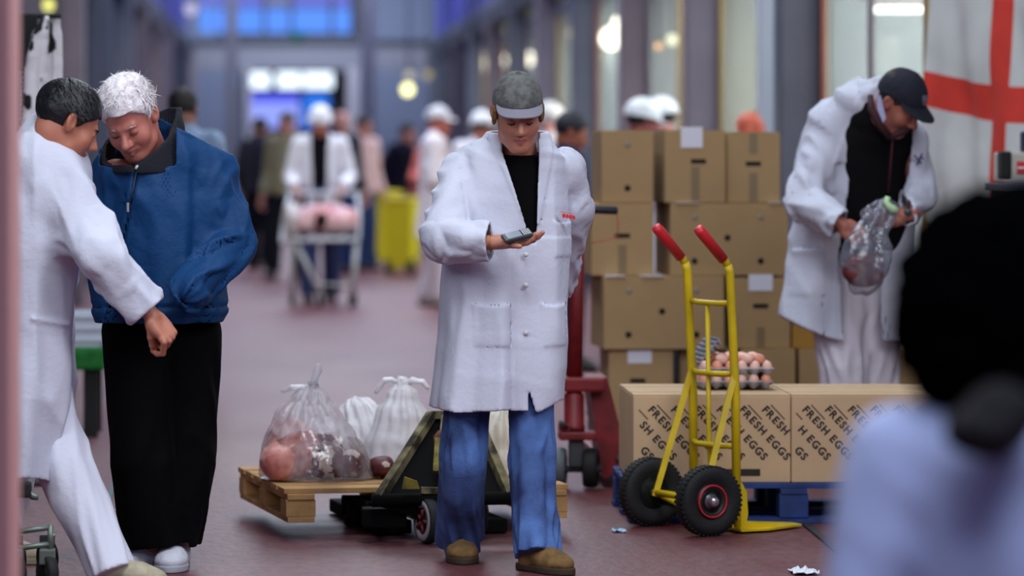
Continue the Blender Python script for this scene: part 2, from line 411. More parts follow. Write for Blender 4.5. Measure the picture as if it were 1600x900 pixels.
def build_body(root, J, skin, lips, res=(.012,.0035,.0025), smile=0, thick=1., scale=1., nose=1.):
    """one mesh: trunk and limbs under the clothes, head with neck, both hands"""
    nb = np.array(J['neck']); hp = [np.array(q) for q in J['hip']]; pel = (hp[0]+hp[1])/2
    parts = []
    sh = [np.array(q) for q in J['sh']]
    mid = (sh[0]+sh[1])/2
    s = [cap(pel+V3(0,0,.02), (pel+mid)/2, .1, .09), cap((pel+mid)/2, mid-V3(0,0,.05), .09, .095), cap(mid-V3(0,0,.03), nb, .07, .05), cap(sh[0], sh[1], .048)]
    for k in (0, 1):
        e, w = np.array(J['el'][k]), np.array(J['wr'][k])
        s += [cap(sh[k], e, .046, .037), cap(e, w, .036, .024), cap(hp[k], J['kn'][k], .072, .048), cap(J['kn'][k], J['an'][k], .046, .033)]
    V, Q = sdf_mesh(U(.02, *s), res[0], arrays=True); parts.append((V, Q, 0))
    A = J['headA']; c = np.array(J['head'])
    ne = ((nb-c)@A)/scale
    V, Q = sdf_mesh(head_sdf(ne, smile, thick, nose), res[1], arrays=True)
    cen = V[Q].mean(1)
    lp = (np.abs(cen[:,0]) < .024+.005*smile) & (cen[:,1] > .083) & (cen[:,2] < -.056) & (cen[:,2] > -.0805) & (np.abs(cen[:,2]+.068) < .0105-np.abs(cen[:,0])*.28)
    parts.append((xform(V, c, A, scale), Q, lp.astype(int)))
    for h in J['hands']:
        if h is not None:
            V, Q, _ = make_hand(h, res[2]); parts.append((V, Q, 0))
    return link('body', merge(parts), [skin, lips], root)
def on_head(root, name, sd, J, mats, res, scale=1., cls=None, parent=None, label=None):
    me = sdf_mesh(sd, res, pad=.012, cls=cls); A = J['headA']
    m = Matrix(A.tolist()).to_4x4(); m = Matrix.Translation([float(v) for v in J['head']]) @ m @ Matrix.Scale(scale, 4)
    me.transform(m)
    return link(name, me, mats, parent or root, label)
def hair_sdf(th=.008, front=.058, back=-.055, rough=.006, seed=1, freq=38, top=0):
    base = ell((0,-.016,.038+top/2), (.078+th,.1+th,.088+th+top))
    def g(p, d):
        d = d+rough*noise(p*freq*np.array([.8,.35,.6])+seed)+rough*.25*noise(p*freq*np.array([3,.9,1.6])+seed)
        y = p[:,1]; line = np.where(y > 0, front*np.clip(y/.075, 0, 1)**1.5+.012*(1-np.clip(y/.06,0,1)), back*np.clip(-y/.05, 0, 1)**.8)
        line = line-.02*np.exp(-((y-.018)/.014)**2)-.0*p[:,0]
        e = np.sqrt(((y+.008)/.02)**2+((p[:,2]+.0)/.03)**2)-1
        d = np.maximum(d, (line-p[:,2])*.7)
        return np.maximum(d, np.where(np.abs(p[:,0]) > .06, -e*.02, -1))
    return mod(base, g)
def tufts(root, J, mat, n, L, seed, parent, scale=1., front=.03, top=.0, wid=.0022, wild=.5, th=.008):
    rg = np.random.default_rng(seed); A = J['headA']; c = np.array(J['head']); V = []; F = []
    for _ in range(n):
        d = nrm(rg.normal(size=3)); 
        if d[2] < -.1+(.75 if d[1] > .4 else 0): continue
        p = V3(0,-.016,.038+top/2)+d*V3(.076+th,.098+th,.086+th+top)
        if p[2] < front*max(0, p[1])/.08-.045*max(0, -p[1])/.08: continue
        flow = V3(d[0]*.5+.25, .55+d[1]*.2, -.3)+rg.normal(size=3)*wild
        t = flow-d*(flow@d)*.85; t = nrm(t)*L*rg.uniform(.5, 1.2); s = nrm(np.cross(t, d))*wid
        k = len(V); q = [p-s, p+s, p+t*.5+d*.006+s*.8, p+t*.5+d*.006-s*.8, p+t+d*rg.uniform(-.002, .007)]
        V += [xform(x[None], c, A, scale)[0] for x in q]; F += [(k,k+1,k+2,k+3), (k+3,k+2,k+4)]
    return link('hair_tuft', raw(V, F, True), mat, parent)
def brow_parts(root, J, mat, scale=1., res=.0025):
    for x in (-1, 1):
        s = U(.002, cap((x*.017,.093,.016), (x*.03,.092,.021), .0036, .004), cap((x*.03,.092,.021), (x*.045,.08,.017), .004, .0025))
        s = mod(s, lambda p, d: d+.0012*noise(p*400))
        on_head(root, 'eyebrow', s, J, mat, res, scale)
def lash_parts(root, J, mat, scale=1.):
    for x in (-1, 1):
        s = U(.002, cap((x*.019,.0905,-.006), (x*.031,.0925,-.0085), .0018, .0026), cap((x*.031,.0925,-.0085), (x*.043,.086,-.006), .0026, .0016))
        on_head(root, 'eyelash', s, J, mat, .0018, scale)
def cap_parts(root, J, mcrown, mbrim, res=.003, scale=1., brimlen=.078, tilt=0., crest=None, peak=.0):
    name = 'cap'
    def cls(c): return np.zeros(len(c))
    cr = ell((0,-.012,.034), (.087,.107,.103+peak))
    def g(p, d):
        th = np.arctan2(p[:,0], p[:,1]+.012)
        seam = .0016*np.exp(-((np.abs(((th/(math.pi/3))+.5) % 1-.5))/.03)**2)
        d = d-seam+.0016*noise(p*np.array([45,45,45.]))
        sh = np.maximum(d, -(d+.006))
        d = np.maximum(sh, (.03+.02*np.clip(p[:,1]/.1, -1, 1)-.012*np.clip(-p[:,1]/.08, 0, 1))-p[:,2])
        return d
    crown = mod(cr, g)
    crown = U(.002, crown, ell((0,-.012,.139+peak), (.008,.008,.005)))
    o = on_head(root, name, crown, J, mcrown, res, scale)
    def bf(p):
        y = p[:,1]; x = p[:,0]; z0 = .052-.22*(y-.07)-3.6*x*x-tilt*(y-.07)
        d = np.abs(p[:,2]-z0)*.85-.0028
        out = (np.sqrt((x/.079)**2+((np.maximum(y, .06)-.06)/(brimlen+.024))**2)-1)*.07
        inn = (np.sqrt((x/.083)**2+((y+.012)/.1)**2)-1)*-.08
        return np.maximum(np.maximum(d, out), np.maximum(inn, .02-y))
    on_head(root, 'brim', S(bf, (-.09,.0,-.03), (.09,.2,.08)), J, mbrim, res*.9, scale, parent=o)
    if crest: crest(o)
    return o
def hardhat(root, J, mat, res=.006, scale=1.08, label=None, back=False):
    s = ell((0,-.01,.045), (.1,.122,.105))
    def g(p, d):
        d = np.maximum(d, -(d+.012)); d = np.maximum(d, .03-p[:,2]); return d-.004*np.exp(-(p[:,0]/.012)**2)
    def rim(p):
        r = np.sqrt((p[:,0]/.112)**2+((p[:,1]-.008)/.14)**2); d = np.abs(p[:,2]-.032+.25*np.clip(p[:,1], 0, 1)*.6)-.005
        return np.maximum(np.maximum(d, (r-1)*.11), (.8-r)*.1)
    return on_head(root, 'helmet', U(.004, mod(s, g), S(rim, (-.13,-.15,-.0), (.13,.16,.06))), J, mat, res, scale, label=label)
def shoe(root, ank, yaw, mu, ms, res=.004, L=.275, W=.1, name='shoe', lift=0, laces=None, h=.075, label=None):
    """ank: ankle point above the floor; toe direction by yaw (0 = to the camera)"""
    F = V3(math.sin(yaw), -math.cos(yaw), 0); Z = V3(0,0,1); F = F*math.cos(lift)+Z*math.sin(lift); Rr = nrm(np.cross(F, Z)); Up = np.cross(Rr, F)
    A = np.stack([Rr, F, Up], 1); base = V3(ank[0], ank[1], 0); base = base-F*.0
    if lift: base[2] = L*.3*math.sin(lift)+.0
    h0 = L*.5; w = W/2
    up = U(.03, ell((0,-L*.22,.045), (w*.78,L*.2,.05)), ell((0,.02,.045), (w*.86,L*.28,.042)), ell((0,L*.28,.034), (w*.95,L*.25,.033)), cap((0,-L*.17,.04), (0,-L*.15,h+.03), w*.74, w*.72))
    up = mod(up, lambda p, d: np.maximum(np.maximum(d+.0015*noise(p*60), .012-p[:,2]), p[:,2]-h-.025))
    def sf(p):
        wl = w*(.86+.16*np.exp(-((p[:,1]-L*.26)/(L*.2))**2)-.06*np.exp(-((p[:,1]+L*.02)/(L*.12))**2))
        out = (np.sqrt((p[:,0]/wl)**2+((p[:,1]-L*.05)/(L*.52))**4)-1)*w
        return np.maximum(out, np.abs(p[:,2]-.012)-.0115)
    sole = S(sf, (-w*1.2,-L*.55,0), (w*1.2,L*.62,.03))
    o = None
    for nm, sd, m in (('upper', up, mu), ('sole', sole, ms)):
        V, Q = sdf_mesh(sd, res, pad=.01, arrays=True); V = xform(V, base, A); V[:,2] = np.maximum(V[:,2], .001)
        if nm == 'upper': o = link(name, raw(V, Q, True), m, root, label)
        else: link('sole', raw(V, Q, True), m, o)
    if laces:
        for k in range(4):
            y = .02+k*.02; z = .09-k*.011
            b = B(); b.tube([xform(V3(-.022,y,z-.01)[None], base, A)[0], xform(V3(0,y+.006,z)[None], base, A)[0], xform(V3(.022,y,z-.01)[None], base, A)[0]], .003, 6)
            link('lace', b.mesh(), laces, o)
    return o
def trousers(root, J, mat, rad, res=.006, fold=.006, seed=2, hem=.07, top=None, wid=None, name='trousers', label=None, front=None):
    """rad: (hip, knee, hem) half widths per leg (list of two) or one tuple"""
    if not isinstance(rad[0], (tuple, list)): rad = (rad, rad)
    hp = [np.array(q, float) for q in J['hip']]; pel = (hp[0]+hp[1])/2; side = nrm(hp[1]-hp[0])
    ss = []; ends = []
    for k in (0, 1):
        kn, an = np.array(J['kn'][k], float), np.array(J['an'][k], float); h, m, e = rad[k]
        dn = nrm(an-kn); end = an+dn*.02 if hem is None else an+dn*((an[2]-hem)/max(-dn[2], .2))
        C = [hp[k]+V3(0,0,.02), hp[k]*.5+kn*.5, kn, kn*.45+end*.55, end]
        Aw = [h, (h+m)/2*1.0, m, (m*.6+e*.4), e]
        def fl(th, s, p, sd=seed+k*5, kz=kn[2]):
            q = np.stack([np.cos(th)*1.6+sd, np.sin(th)*1.4+s*2, p[:,2]*7+np.cos(th+sd)*1.8], 1)
            lo = np.clip((.32-p[:,2])/.25, 0, 1)+.6*np.exp(-((p[:,2]-kz-.02)/.09)**2)+.5*np.exp(-((p[:,2]-hp[0][2]+.1)/.1)**2)
            return -fold*rdg(noise(q))*(.35+lo)+fold*.4*np.sin(th*3+sd)
        ss.append(loft(C, Aw, [v*1.08 for v in Aw], side, fl)); ends.append((end, dn))
    w = wid or (np.linalg.norm(hp[1]-hp[0])/2+max(rad[0][0], rad[1][0])*.95)
    tp = top or pel[2]+.14
    ss.append(loft([pel-V3(0,0,.02), pel+V3(0,0,.06), (pel[0], pel[1], tp)], [w*.92, w, w*.95], [.11, .125, .12], side))
    s = U(.02, *ss)
    def g(p, d):
        for e, dn in ends:
            q = p-e; c = np.maximum(-(q@dn), np.sqrt((q*q).sum(1))-.13); d = np.maximum(d, -c)
        for e, dn in ends:       # hollow hem
            q = p-(e-dn*.0); 
        return np.maximum(d, p[:,2]-tp)
    return link(name, sdf_mesh(mod(s, g), res), mat, root, label)
def garment(root, name, torso, sleeves, mat, res, th=.012, hem=None, cuffs=(), vcut=None, neck=None, extra=None, label=None, k=.022, hemf=None, parent=None, shell=True, post=None):
    s = U(k, torso, *sleeves)
    def g(p, d):
        if extra is not None: d = extra(p, d)
        if shell: d = np.maximum(d, -(d+th))
        if hem is not None: d = np.maximum(d, (hemf(p) if hemf else hem)-p[:,2])
        for w, dr in cuffs: d = cuff(d, p, w, dr)
        if neck is not None:
            n0, ndir, nr = neck; q = p-np.array(n0); t = q@ndir; r = np.sqrt(np.maximum((q*q).sum(1)-t*t, 0)); d = np.maximum(d, -np.maximum(r-nr, -t))
            d = np.maximum(d, t-neck_top) if (neck_top := .03) else d
        if vcut is not None: d = np.maximum(d, vcut(p))
        if post is not None: d = post(p, d)
        return d
    return link(name, sdf_mesh(mod(s, g), res), mat, parent or root, label)
def arm(J, k, ru, re, rw, amp=.006, seed=1, ext=.0, kf=34):
    sh, el, wr = [np.array(J[q][k], float) for q in ('sh', 'el', 'wr')]
    wd = nrm(wr-el); return loft([sh, sh*.5+el*.5, el, el*.5+wr*.5, wr+wd*.06], [ru, (ru+re)/2, re, (re+rw)/2, rw], [ru, (ru+re)/2, re, (re+rw)/2, rw], nrm(np.cross(wd, V3(.1,.2,1))), fold_sleeve(amp, seed, kf))
def person_root(label, base, group=None): return thing('person', label, 'person', (base[0], base[1], 0), 0, group)
# --- people further down the avenue: the same anatomy from proportions
def far_person(label, px, Y, H, yaw, skin=(190,120,100), top=(30,34,50), legs=(35,35,45), shoes=(30,28,28), hairc=(30,25,22), coat=None, inner=None, hat=None, pose='down', pitch=.15, lean=0., stride=.0, res=.013, lower=True, capcol=None, bald=False, shift=(0,0), group=None, hl=1.):
    base = P(px, 300, Y); base[2] = 0; A0 = axes(yaw); R, F = A0[:,0], A0[:,1]; Z = V3(0,0,1)
    root = person_root(label, base, group)
    def W(r, f, z): return base+R*r+F*f+Z*z
    J = {}; hl_ = lean
    J['hip'] = [W(.09,0,.52*H), W(-.09,0,.52*H)]
    J['kn'] = [W(.095,.03+stride*.5,.28*H), W(-.095,.03-stride*.3,.28*H)]
    J['an'] = [W(.1,stride,.075), W(-.1,-stride,.075)]
    zc = .815*H
    J['sh'] = [W(.185,hl_*.8,zc), W(-.185,hl_*.8,zc)]
    J['neck'] = W(0,hl_*.9,.845*H); J['head'] = W(0,hl_*1.1+.03,.925*H); J['headA'] = axes(yaw+shift[0], pitch)
    if pose == 'down': el = [(.25,-.03,.63*H), (-.25,-.03,.63*H)]; wr = [(.26,.08,.5*H), (-.26,.08,.5*H)]
    elif pose == 'push': el = [(.27,.0+hl_,.64*H), (-.27,.0+hl_,.64*H)]; wr = [(.21,.27,.585*H), (-.21,.27,.585*H)]
    elif pose == 'fold': el = [(.25,.02+hl_,.63*H), (-.25,.02+hl_,.63*H)]; wr = [(.06,.22+hl_,.66*H), (-.08,.24+hl_,.64*H)]
    J['el'] = [W(*q) for q in el]; J['wr'] = [W(*q) for q in wr]
    J['hands'] = []
    for k in (0, 1):
        d = nrm(J['wr'][k]-J['el'][k]); sg = 1 if k == 0 else -1
        if pose == 'push': sp = dict(w=J['wr'][k]+d*.03, dir=d, back=Z, thumbdir=-R*sg, curl=(1.1,1.1,1.1,1.1))
        elif pose == 'fold': sp = dict(w=J['wr'][k]+d*.03, dir=d, back=R*sg*.2+Z, thumbdir=Z*.5+F, curl=(.7,.7,.8,.8))
        else: sp = dict(w=J['wr'][k]+d*.03, dir=d, back=R*sg, thumbdir=F, curl=(.4,.5,.5,.6))
        J['hands'].append(sp)
    sk = skin_mat('skin_%d_%d_%d' % skin, skin); lp = M('lips', (150,85,80), rough=.5)
    build_body(root, J, sk, lp, res=(.016,.0065,.006))
    nm = lambda c: '%d_%d_%d' % tuple(c)
    hm = M('hair_'+nm(hairc), hairc, rough=.7, bump=(120,.5), var=(60,.3))
    if not bald: on_head(root, 'hair', hair_sdf(seed=px, rough=.004), J, hm, .006)
    if hat == 'helmet': hardhat(root, J, M('white_plastic', (238,240,245), rough=.25))
    if hat == 'cap': cap_parts(root, J, cloth('cap_'+nm(capcol), capcol), cloth('cap_'+nm(capcol), capcol), res=.006, scale=1.05)
    side = R; c1, w1 = (coat, True) if coat else (top, False)
    hemz = .34*H*hl if coat else .5*H
    tz = [.86*H, .835*H, .8*H, .7*H, .6*H, .5*H]; ta = [.07,.13,.2,.19,.185,.2]; tb = [.07,.09,.125,.14,.14,.145]
    if coat: tz += [.4*H, hemz-.03]; ta += [.215,.23]; tb += [.16,.17]
    else: tz += [hemz-.03]; ta += [.19]; tb += [.145]
    C = [W(0, hl_*max(0, (z/H-.52)/.33), z) for z in tz]
    torso = loft(C, ta, tb, side, fold_skirt(.011 if coat else .006, px*.1, .8*H, hemz))
    sl = [arm(J, k, .078, .064, .05 if coat else .043, .005, px+k) for k in (0, 1)]
    cf = [(J['wr'][k]+nrm(J['wr'][k]-J['el'][k])*.0, nrm(J['wr'][k]-J['el'][k])) for k in (0, 1)]
    m1 = cloth('cloth_'+nm(c1), c1)
    vc = None
    if coat and inner is not None:
        n0 = J['neck']
        def vc(p):
            q = p-n0; r = q@R; f = q@F; z = q[:,2]
            w = np.clip(.075+.0*z+(z+.0)*.02, .02, .09); w = np.where(z < -.5, .02, w)
            return np.minimum(np.minimum(w-np.abs(r), f-.02), .06-z*1.)*1.
    garment(root, 'coat' if coat else 'jacket', torso, sl, m1, res, hem=hemz, cuffs=cf, vcut=vc, th=.02)
    if coat:
        ic = inner or (30,30,36)
        garment(root, 'shirt', loft(C[:6], [a*.9 for a in ta[:6]], [b*.86 for b in tb[:6]], side), [], cloth('shirt_'+nm(ic), ic), res, hem=.52*H, shell=False)
    if lower:
        trousers(root, J, cloth('legs_'+nm(legs), legs), (.098,.078,.08), res=res, fold=.007, seed=px*.3)
        for k in (0, 1): shoe(root, J['an'][k]+F*.045, yaw+(-.15 if k else .15), M('shoe_'+nm(shoes), shoes, rough=.5), M('sole_dark', (25,24,24)), res=.009)
    return root, J
# ------------------------------------------------------------------ the setting
RX, LX, ZF, YE = 3.2, -1.97, 3.22, 79.6
def structure(name, me, mats, parent=None):
    o = link(name, me, mats, parent)
    if parent is None: o['kind'] = 'structure'
    return o
def floor_mat():
    m = M('floor_paint', (120, 66, 66), rough=.5, spec=.28); nt = m.node_tree; N = nt.nodes.new; L = nt.links.new
    b = nt.nodes['Principled BSDF']; tc = N('ShaderNodeTexCoord')
    mp = N('ShaderNodeMapping'); mp.inputs['Scale'].default_value = (1, .45, 1); L(tc.outputs['Object'], mp.inputs[0])
    n1 = N('ShaderNodeTexNoise'); n1.inputs['Scale'].default_value = 1.1; n1.inputs['Detail'].default_value = 8; n1.inputs['Roughness'].default_value = .65; L(mp.outputs[0], n1.inputs[0])
    n2 = N('ShaderNodeTexNoise'); n2.inputs['Scale'].default_value = 26; n2.inputs['Detail'].default_value = 6; L(mp.outputs[0], n2.inputs[0])
    r = N('ShaderNodeValToRGB'); r.color_ramp.elements[0].position = .35; r.color_ramp.elements[0].color = (*lin((98,40,42)), 1)
    r.color_ramp.elements[1].position = .68; r.color_ramp.elements[1].color = (*lin((114,82,88)), 1); L(n1.outputs[0], r.inputs[0])
    r2 = N('ShaderNodeValToRGB'); r2.color_ramp.elements[0].position = .3; r2.color_ramp.elements[0].color = (.62,.62,.62,1)
    r2.color_ramp.elements[1].position = .6; r2.color_ramp.elements[1].color = (1,1,1,1); L(n2.outputs[0], r2.inputs[0])
    mx = N('ShaderNodeMix'); mx.data_type = 'RGBA'; mx.blend_type = 'MULTIPLY'; mx.inputs[0].default_value = 1
    L(r.outputs[0], mx.inputs[6]); L(r2.outputs[0], mx.inputs[7]); L(mx.outputs[2], b.inputs['Base Color'])
    mr = N('ShaderNodeMapRange'); mr.inputs[3].default_value = .38; mr.inputs[4].default_value = .65; L(n1.outputs[0], mr.inputs[0]); L(mr.outputs[0], b.inputs['Roughness'])
    bp = N('ShaderNodeBump'); bp.inputs['Strength'].default_value = .25; bp.inputs['Distance'].default_value = .01; L(n2.outputs[0], bp.inputs['Height']); L(bp.outputs[0], b.inputs['Normal'])
    return m
structure('floor', B().box((1.5, 44, -.05), (15, 96, .1)).mesh(), floor_mat())
structure('ceiling', B().box((1.5, 46, 9.05), (15, 92, .1)).mesh(), M('roof_navy', (26, 26, 74), rough=.8))
steel = M('steel_grey', (84, 88, 104), rough=.5, var=(3, .15)); steel2 = M('steel_mauve', (116, 106, 120), rough=.5, var=(3, .12))
steeld = M('steel_dark', (40, 40, 52), rough=.6); brass = M('brass', (190, 160, 90), rough=.35, metal=.6); copper = M('red_trim', (150, 82, 62), rough=.5)
fascia = M('fascia_dark', (34, 34, 44), rough=.6); blueP = M('gallery_blue', (70, 72, 190), rough=.6, var=(1.5, .4)); navy = M('gallery_navy', (24, 22, 92), rough=.8)
innerw = M('stall_wall', (190, 208, 214), rough=.6); innerw2 = M('stall_wall_cream', (214, 212, 190), rough=.6); glassm = thin('shop_glass', (220,235,235), .93, .03, .2)
lampm = glow('lamp_white', (255,250,225), 14); lampw = glow('lamp_warm', (255,190,110), 8); tubem = glow('reflection_tube_white', (250,255,245), 7)
TN = [0]
def trim(me, mats): TN[0] += 1; return structure('trim_%d' % TN[0], me, mats)
# backs of the stall rows, walls of the avenue above the stalls
b = B(); b.box((7.1, 50, 2.4), (.1, 66, 4.8)); structure('wall_right', b.mesh(), innerw)
b = B(); b.box((-5.1, 40, 2.4), (.1, 80, 4.8)); structure('wall_left', b.mesh(), steel)
b = B(); b.box((1.5, YE+6, 4.5), (15, .1, 9)); structure('wall_end', b.mesh(), M('end_wall', (112, 120, 148), rough=.7))
def bay(side, y0, y1, k):
    """one shop bay between two pillars: window with frame, riser, mullion, pane; its partition and soffit"""
    X = RX if side > 0 else LX; s = side; Lb = y1-y0; ym = (y0+y1)/2
    w = thing('window_%d' % (k+1+(20 if s < 0 else 0)), None, None, (X, ym, 0)); w['kind'] = 'structure'
    link('riser', B().box((X+s*.04, ym, .3), (.08, Lb-.3, .6)).mesh(), steeld, w)
    link('head_rail', B().box((X+s*.04, ym, 2.98), (.08, Lb-.3, .12)).mesh(), steel, w)
    link('sill', B().box((X+s*.02, ym, .63), (.12, Lb-.3, .05)).mesh(), steel, w)
    for j in range(3):
        y = y0+.2+(Lb-.4)*j/2
        link('mullion', B().box((X+s*.03, y, 1.78), (.03, .07, 2.3), bev=.008).mesh(), (brass, steel2, copper)[(k+j) % 3] if s > 0 else (brass if (k+j) % 5 == 0 else steeld), w)
    for j in range(2):
        ya = y0+.2+(Lb-.4)*(j+.5)/2
        link('pane', B().box((X+s*.03, ya, 1.78), (.012, (Lb-.4)/2-.06, 2.26)).mesh(), glassm, w)
    pm = (innerw, innerw2, innerw)[k % 3] if s > 0 else (M('stall_olive', (150,154,138), rough=.7) if k % 2 == 0 else steel)
    xe = 7.05 if s > 0 else -5.05
    structure('wall_partition' if False else ('wall_right_%d' % (k+1) if s > 0 else 'wall_left_%d' % (k+1)), B().box(((X+s*.1+xe)/2, y1, 1.6), (abs(xe-X)-.1, .08, 3.2)).mesh(), pm)
ys = [19.0, 23.1] + [28.4+5.55*i for i in range(10)]
cols = [steel, steel, steel2, steel2, steel, steel2, steel, steel2, steel, steel2, steel, steel]
for i in range(len(ys)-1): bay(1, ys[i], ys[i+1], i)
yl = [28.5+5.6*i for i in range(10)]
for i in range(len(yl)-1): bay(-1, yl[i], yl[i+1], i)
for i, y in enumerate(ys):
    if i == 0: continue
    trim(B().box((RX-.1, y, 1.62), (.24, .34, 3.24), bev=.015).mesh(), cols[i])
trim(B().box((RX-.02, 25.0, 1.55), (.16, .12, 3.1), bev=.01).mesh(), M('jamb_pale', (186, 190, 206), rough=.5))
for y in yl: trim(B().box((LX+.1, y, 1.62), (.24, .34, 3.24), bev=.015).mesh(), steel if int(y) % 2 else steel2)
# near corner of the first shop: recessed side wall with the flag, and the left entrance post
b = B(); b.box((3.95, 16.2, 1.75), (.12, 5.6, 3.5)); structure('wall_recess', b.mesh(), M('recess_wall', (150,150,150), rough=.8))
trim(B().box((3.24, 19.05, 1.62), (.1, .12, 3.24), bev=.01).mesh(), brass)
trim(B().box((3.32, 18.96, 1.62), (.1, .12, 3.24), bev=.01).mesh(), steeld)
trim(B().box((-.79, 8.1, 1.7), (.46, .3, 3.6), bev=.012).mesh(), M('entrance_post', (205, 150, 148), rough=.65, bump=(8, .2)))
# fascia and gallery of both sides
for X, s, ya in ((RX, 1, 19.0), (LX, -1, 26.0)):
    Lt = YE-ya; ym = (YE+ya)/2
    trim(B().box((X+s*.1, ym, ZF+.08), (.5, Lt, .26)).mesh(), fascia)
    trim(B().box((X+s*.05, ym, ZF+.3), (.3, Lt, .12)).mesh(), steel)
    trim(B().box((X+s*1.0, ym, ZF+.15), (1.5, Lt, .1)).mesh(), steeld)
    trim(B().box((X+s*.0, ym, ZF+1.35), (.06, Lt, .06)).mesh(), steel)
    structure('wall_gallery_right' if s > 0 else 'wall_gallery_left', B().box((X+s*1.7, ym, 6.2), (.1, Lt, 5.6)).mesh(), navy)
    n = int(Lt/2.75)
    g = thing('gallery_railing', 'blue panelled railing along the %s gallery above the shops' % ('right' if s > 0 else 'left'), 'railing', (X, ym, ZF+.36))
    for i in range(n):
        y = ya+2.75*(i+.5)
        link('panel', B().box((X, y, ZF+.84), (.04, 1.75, .86), bev=.01).mesh(), blueP, g)
        link('post', B().box((X, y+1.375, ZF+.86), (.07, .09, 1.0)).mesh(), steel, g)
# end of the avenue: cross beam, posts, lit upper windows, back-lit shop front
endm = M('beam_grey', (118, 118, 132), rough=.6)
trim(B().box((.62, YE, 3.22), (5.3, .4, .5)).mesh(), endm)
trim(B().box((.62, YE-.1, 3.52), (5.3, .3, .12)).mesh(), steeld)
for px, Y, wd in ((362, 72, .22), (575, 70, .26), (388, 79, .12), (551, 79, .22)):
    x = P(px, 0, Y)[0]; trim(B().box((x, Y, 2.4 if Y < 75 else 1.5), (wd, wd, 4.8 if Y < 75 else 3.0), bev=.01).mesh(), endm if Y < 75 else M('post_pale', (158, 154, 166), rough=.6))
w = thing('window_41', None, None, (.3, YE+.5, 3.8)); w['kind'] = 'structure'
pan_hi = glow('daylight_pane', (120, 130, 235), .9); pan_lo = glow('daylight_pane_low', (95, 150, 255), 1.1)
for px0, px1, m_ in ((312, 335, 0), (338, 410, 0), (416, 452, 1), (458, 515, 0), (521, 548, 0)):
    a = P(px0, 0, YE+.5)[0]; c = P(px1, 0, YE+.5)[0]
    link('pane', B().box(((a+c)/2, YE+.5, 4.0), (c-a, .03, .5)).mesh(), pan_lo, w)
    link('pane', B().box(((a+c)/2, YE+.5, 4.75), (c-a, .03, .9)).mesh(), pan_hi if not m_ else M('pane_dim', (60,60,120), rough=.3), w)
link('frame', B().box((.3, YE+.53, 4.5), (3.3, .04, 1.7)).mesh(), steeld, w)
s0 = thing('shop_front', 'back-lit blue shop front at the far end of the avenue', 'shop front', (.35, YE+1, 0))
def endbox(px0, px1, py0, py1, m_, nm, dy=0.):
    Y = YE+1+dy; a = P(px0, py0, Y); c = P(px1, py1, Y)
    link(nm, B().box(((a[0]+c[0])/2, Y, (a[2]+c[2])/2), (c[0]-a[0], .06, a[2]-c[2]), bev=.02).mesh(), m_, s0)
endbox(376, 548, 88, 331, M('shop_dark', (26,26,44), rough=.6), 'surround', .1)
for q in ((386, 422), (433, 470), (474, 520)): endbox(q[0], q[1], 113, 138, glow('sign_white', (225,240,255), 1.9), 'sign_panel')
endbox(384, 468, 146, 160, glow('sign_blue', (80,90,245), 1.0), 'lit_band')
endbox(384, 468, 160, 200, glow('sign_pale', (150,165,255), 1.1), 'lit_window')
endbox(474, 514, 146, 200, glow('sign_azure', (50,125,245), 1.0), 'lit_window')
endbox(356, 374, 108, 132, glow('sign_pale2', (130,165,215), .7), 'side_light')
endbox(424, 480, 93, 104, M('sign_plate', (96, 84, 130), rough=.5), 'name_board')
me = B().prism([P(447,50,YE-.22), P(483,50,YE-.22), P(466,70,YE-.22)], (0,.03,0)).mesh()
solo('exit_sign', me, glow('exit_green', (40,120,105), .6), 'small green exit arrow sign hanging below the far cross beam', 'sign', P(465,60,YE-.22))
# lamps inside the shops and over the far end
def lamp(px, py, Y, r, m_, label, kind='globe', L_=.0, drop=None, grp=None):
    c = P(px, py, Y); t = thing('reflection_tube' if kind == 'tube' else 'pendant_lamp', label, 'lamp', c, 0, grp)
    if kind == 'tube':
        link('tube', B().tube([c-V3(L_/2,0,0), c+V3(L_/2,0,0)], r, 10).mesh(), m_, t)
        link('reflection_batten', B().box(c+V3(0,0,r+.03), (L_+.06, .08, .05)).mesh(), M('white_enamel', (230,230,230)), t)
        top = c+V3(0,0,r+.05)
    else:
        link('bulb', B().lathe(c, (0,0,1), [(0.001,-r)]+[(r*math.sin(a), -r*math.cos(a)) for a in (.5,1,1.57,2.1)]+[(r*.4,r*.95)], 16).mesh(), m_, t)
        link('lamp_holder', B().lathe(c, (0,0,1), [(r*.42,r*.8),(r*.42,r*1.5),(r*.15,r*1.7)], 12).mesh(), steeld, t)
        top = c+V3(0,0,r*1.6)
    zc = drop or 3.1
    if zc > top[2]+.05: link('cord', B().tube([top, (top[0], top[1], zc)], .008, 6).mesh(), steeld, t)
lamp(955, 60, 39.3, .11, lampm, 'big bright globe lamp in the shop window, lower of the glaring pair')
lamp(975, 40, 38.6, .12, lampm, 'big bright globe lamp in the shop window, upper of the glaring pair')
lamp(762, 98, 62, .13, lampm, 'round bright lamp just left above the grey cap')
lamp(778, 94, 60.5, .13, lampm, 'round bright lamp directly above the grey cap')
lamp(824, 92, 52.5, .1, lampm, 'pinkish lamp glowing to the right above the grey cap')
lamp(845, 80, 50.5, .07, glow('lamp_dim', (255,225,200), 3), 'small dim lamp right of the pinkish lamp')
lamp(898, 52, 43.8, .07, glow('lamp_yellow', (255,240,180), 5), 'yellowish lamp left of the glaring pair')
lamp(1153, 12, 29, .075, lampm, 'white globe lamp high behind the glass, left of the pale jamb')
lamp(1149, 66, 29.4, .03, lampw, 'small amber lamp below the white globe lamp', grp=None)
lamp(1162, 66, 29.6, .022, lampw, 'smallest amber lamp, just right of its amber twin')
lamp(1082, 66, 31.5, .028, lampw, 'small amber lamp between the two mauve pillars')
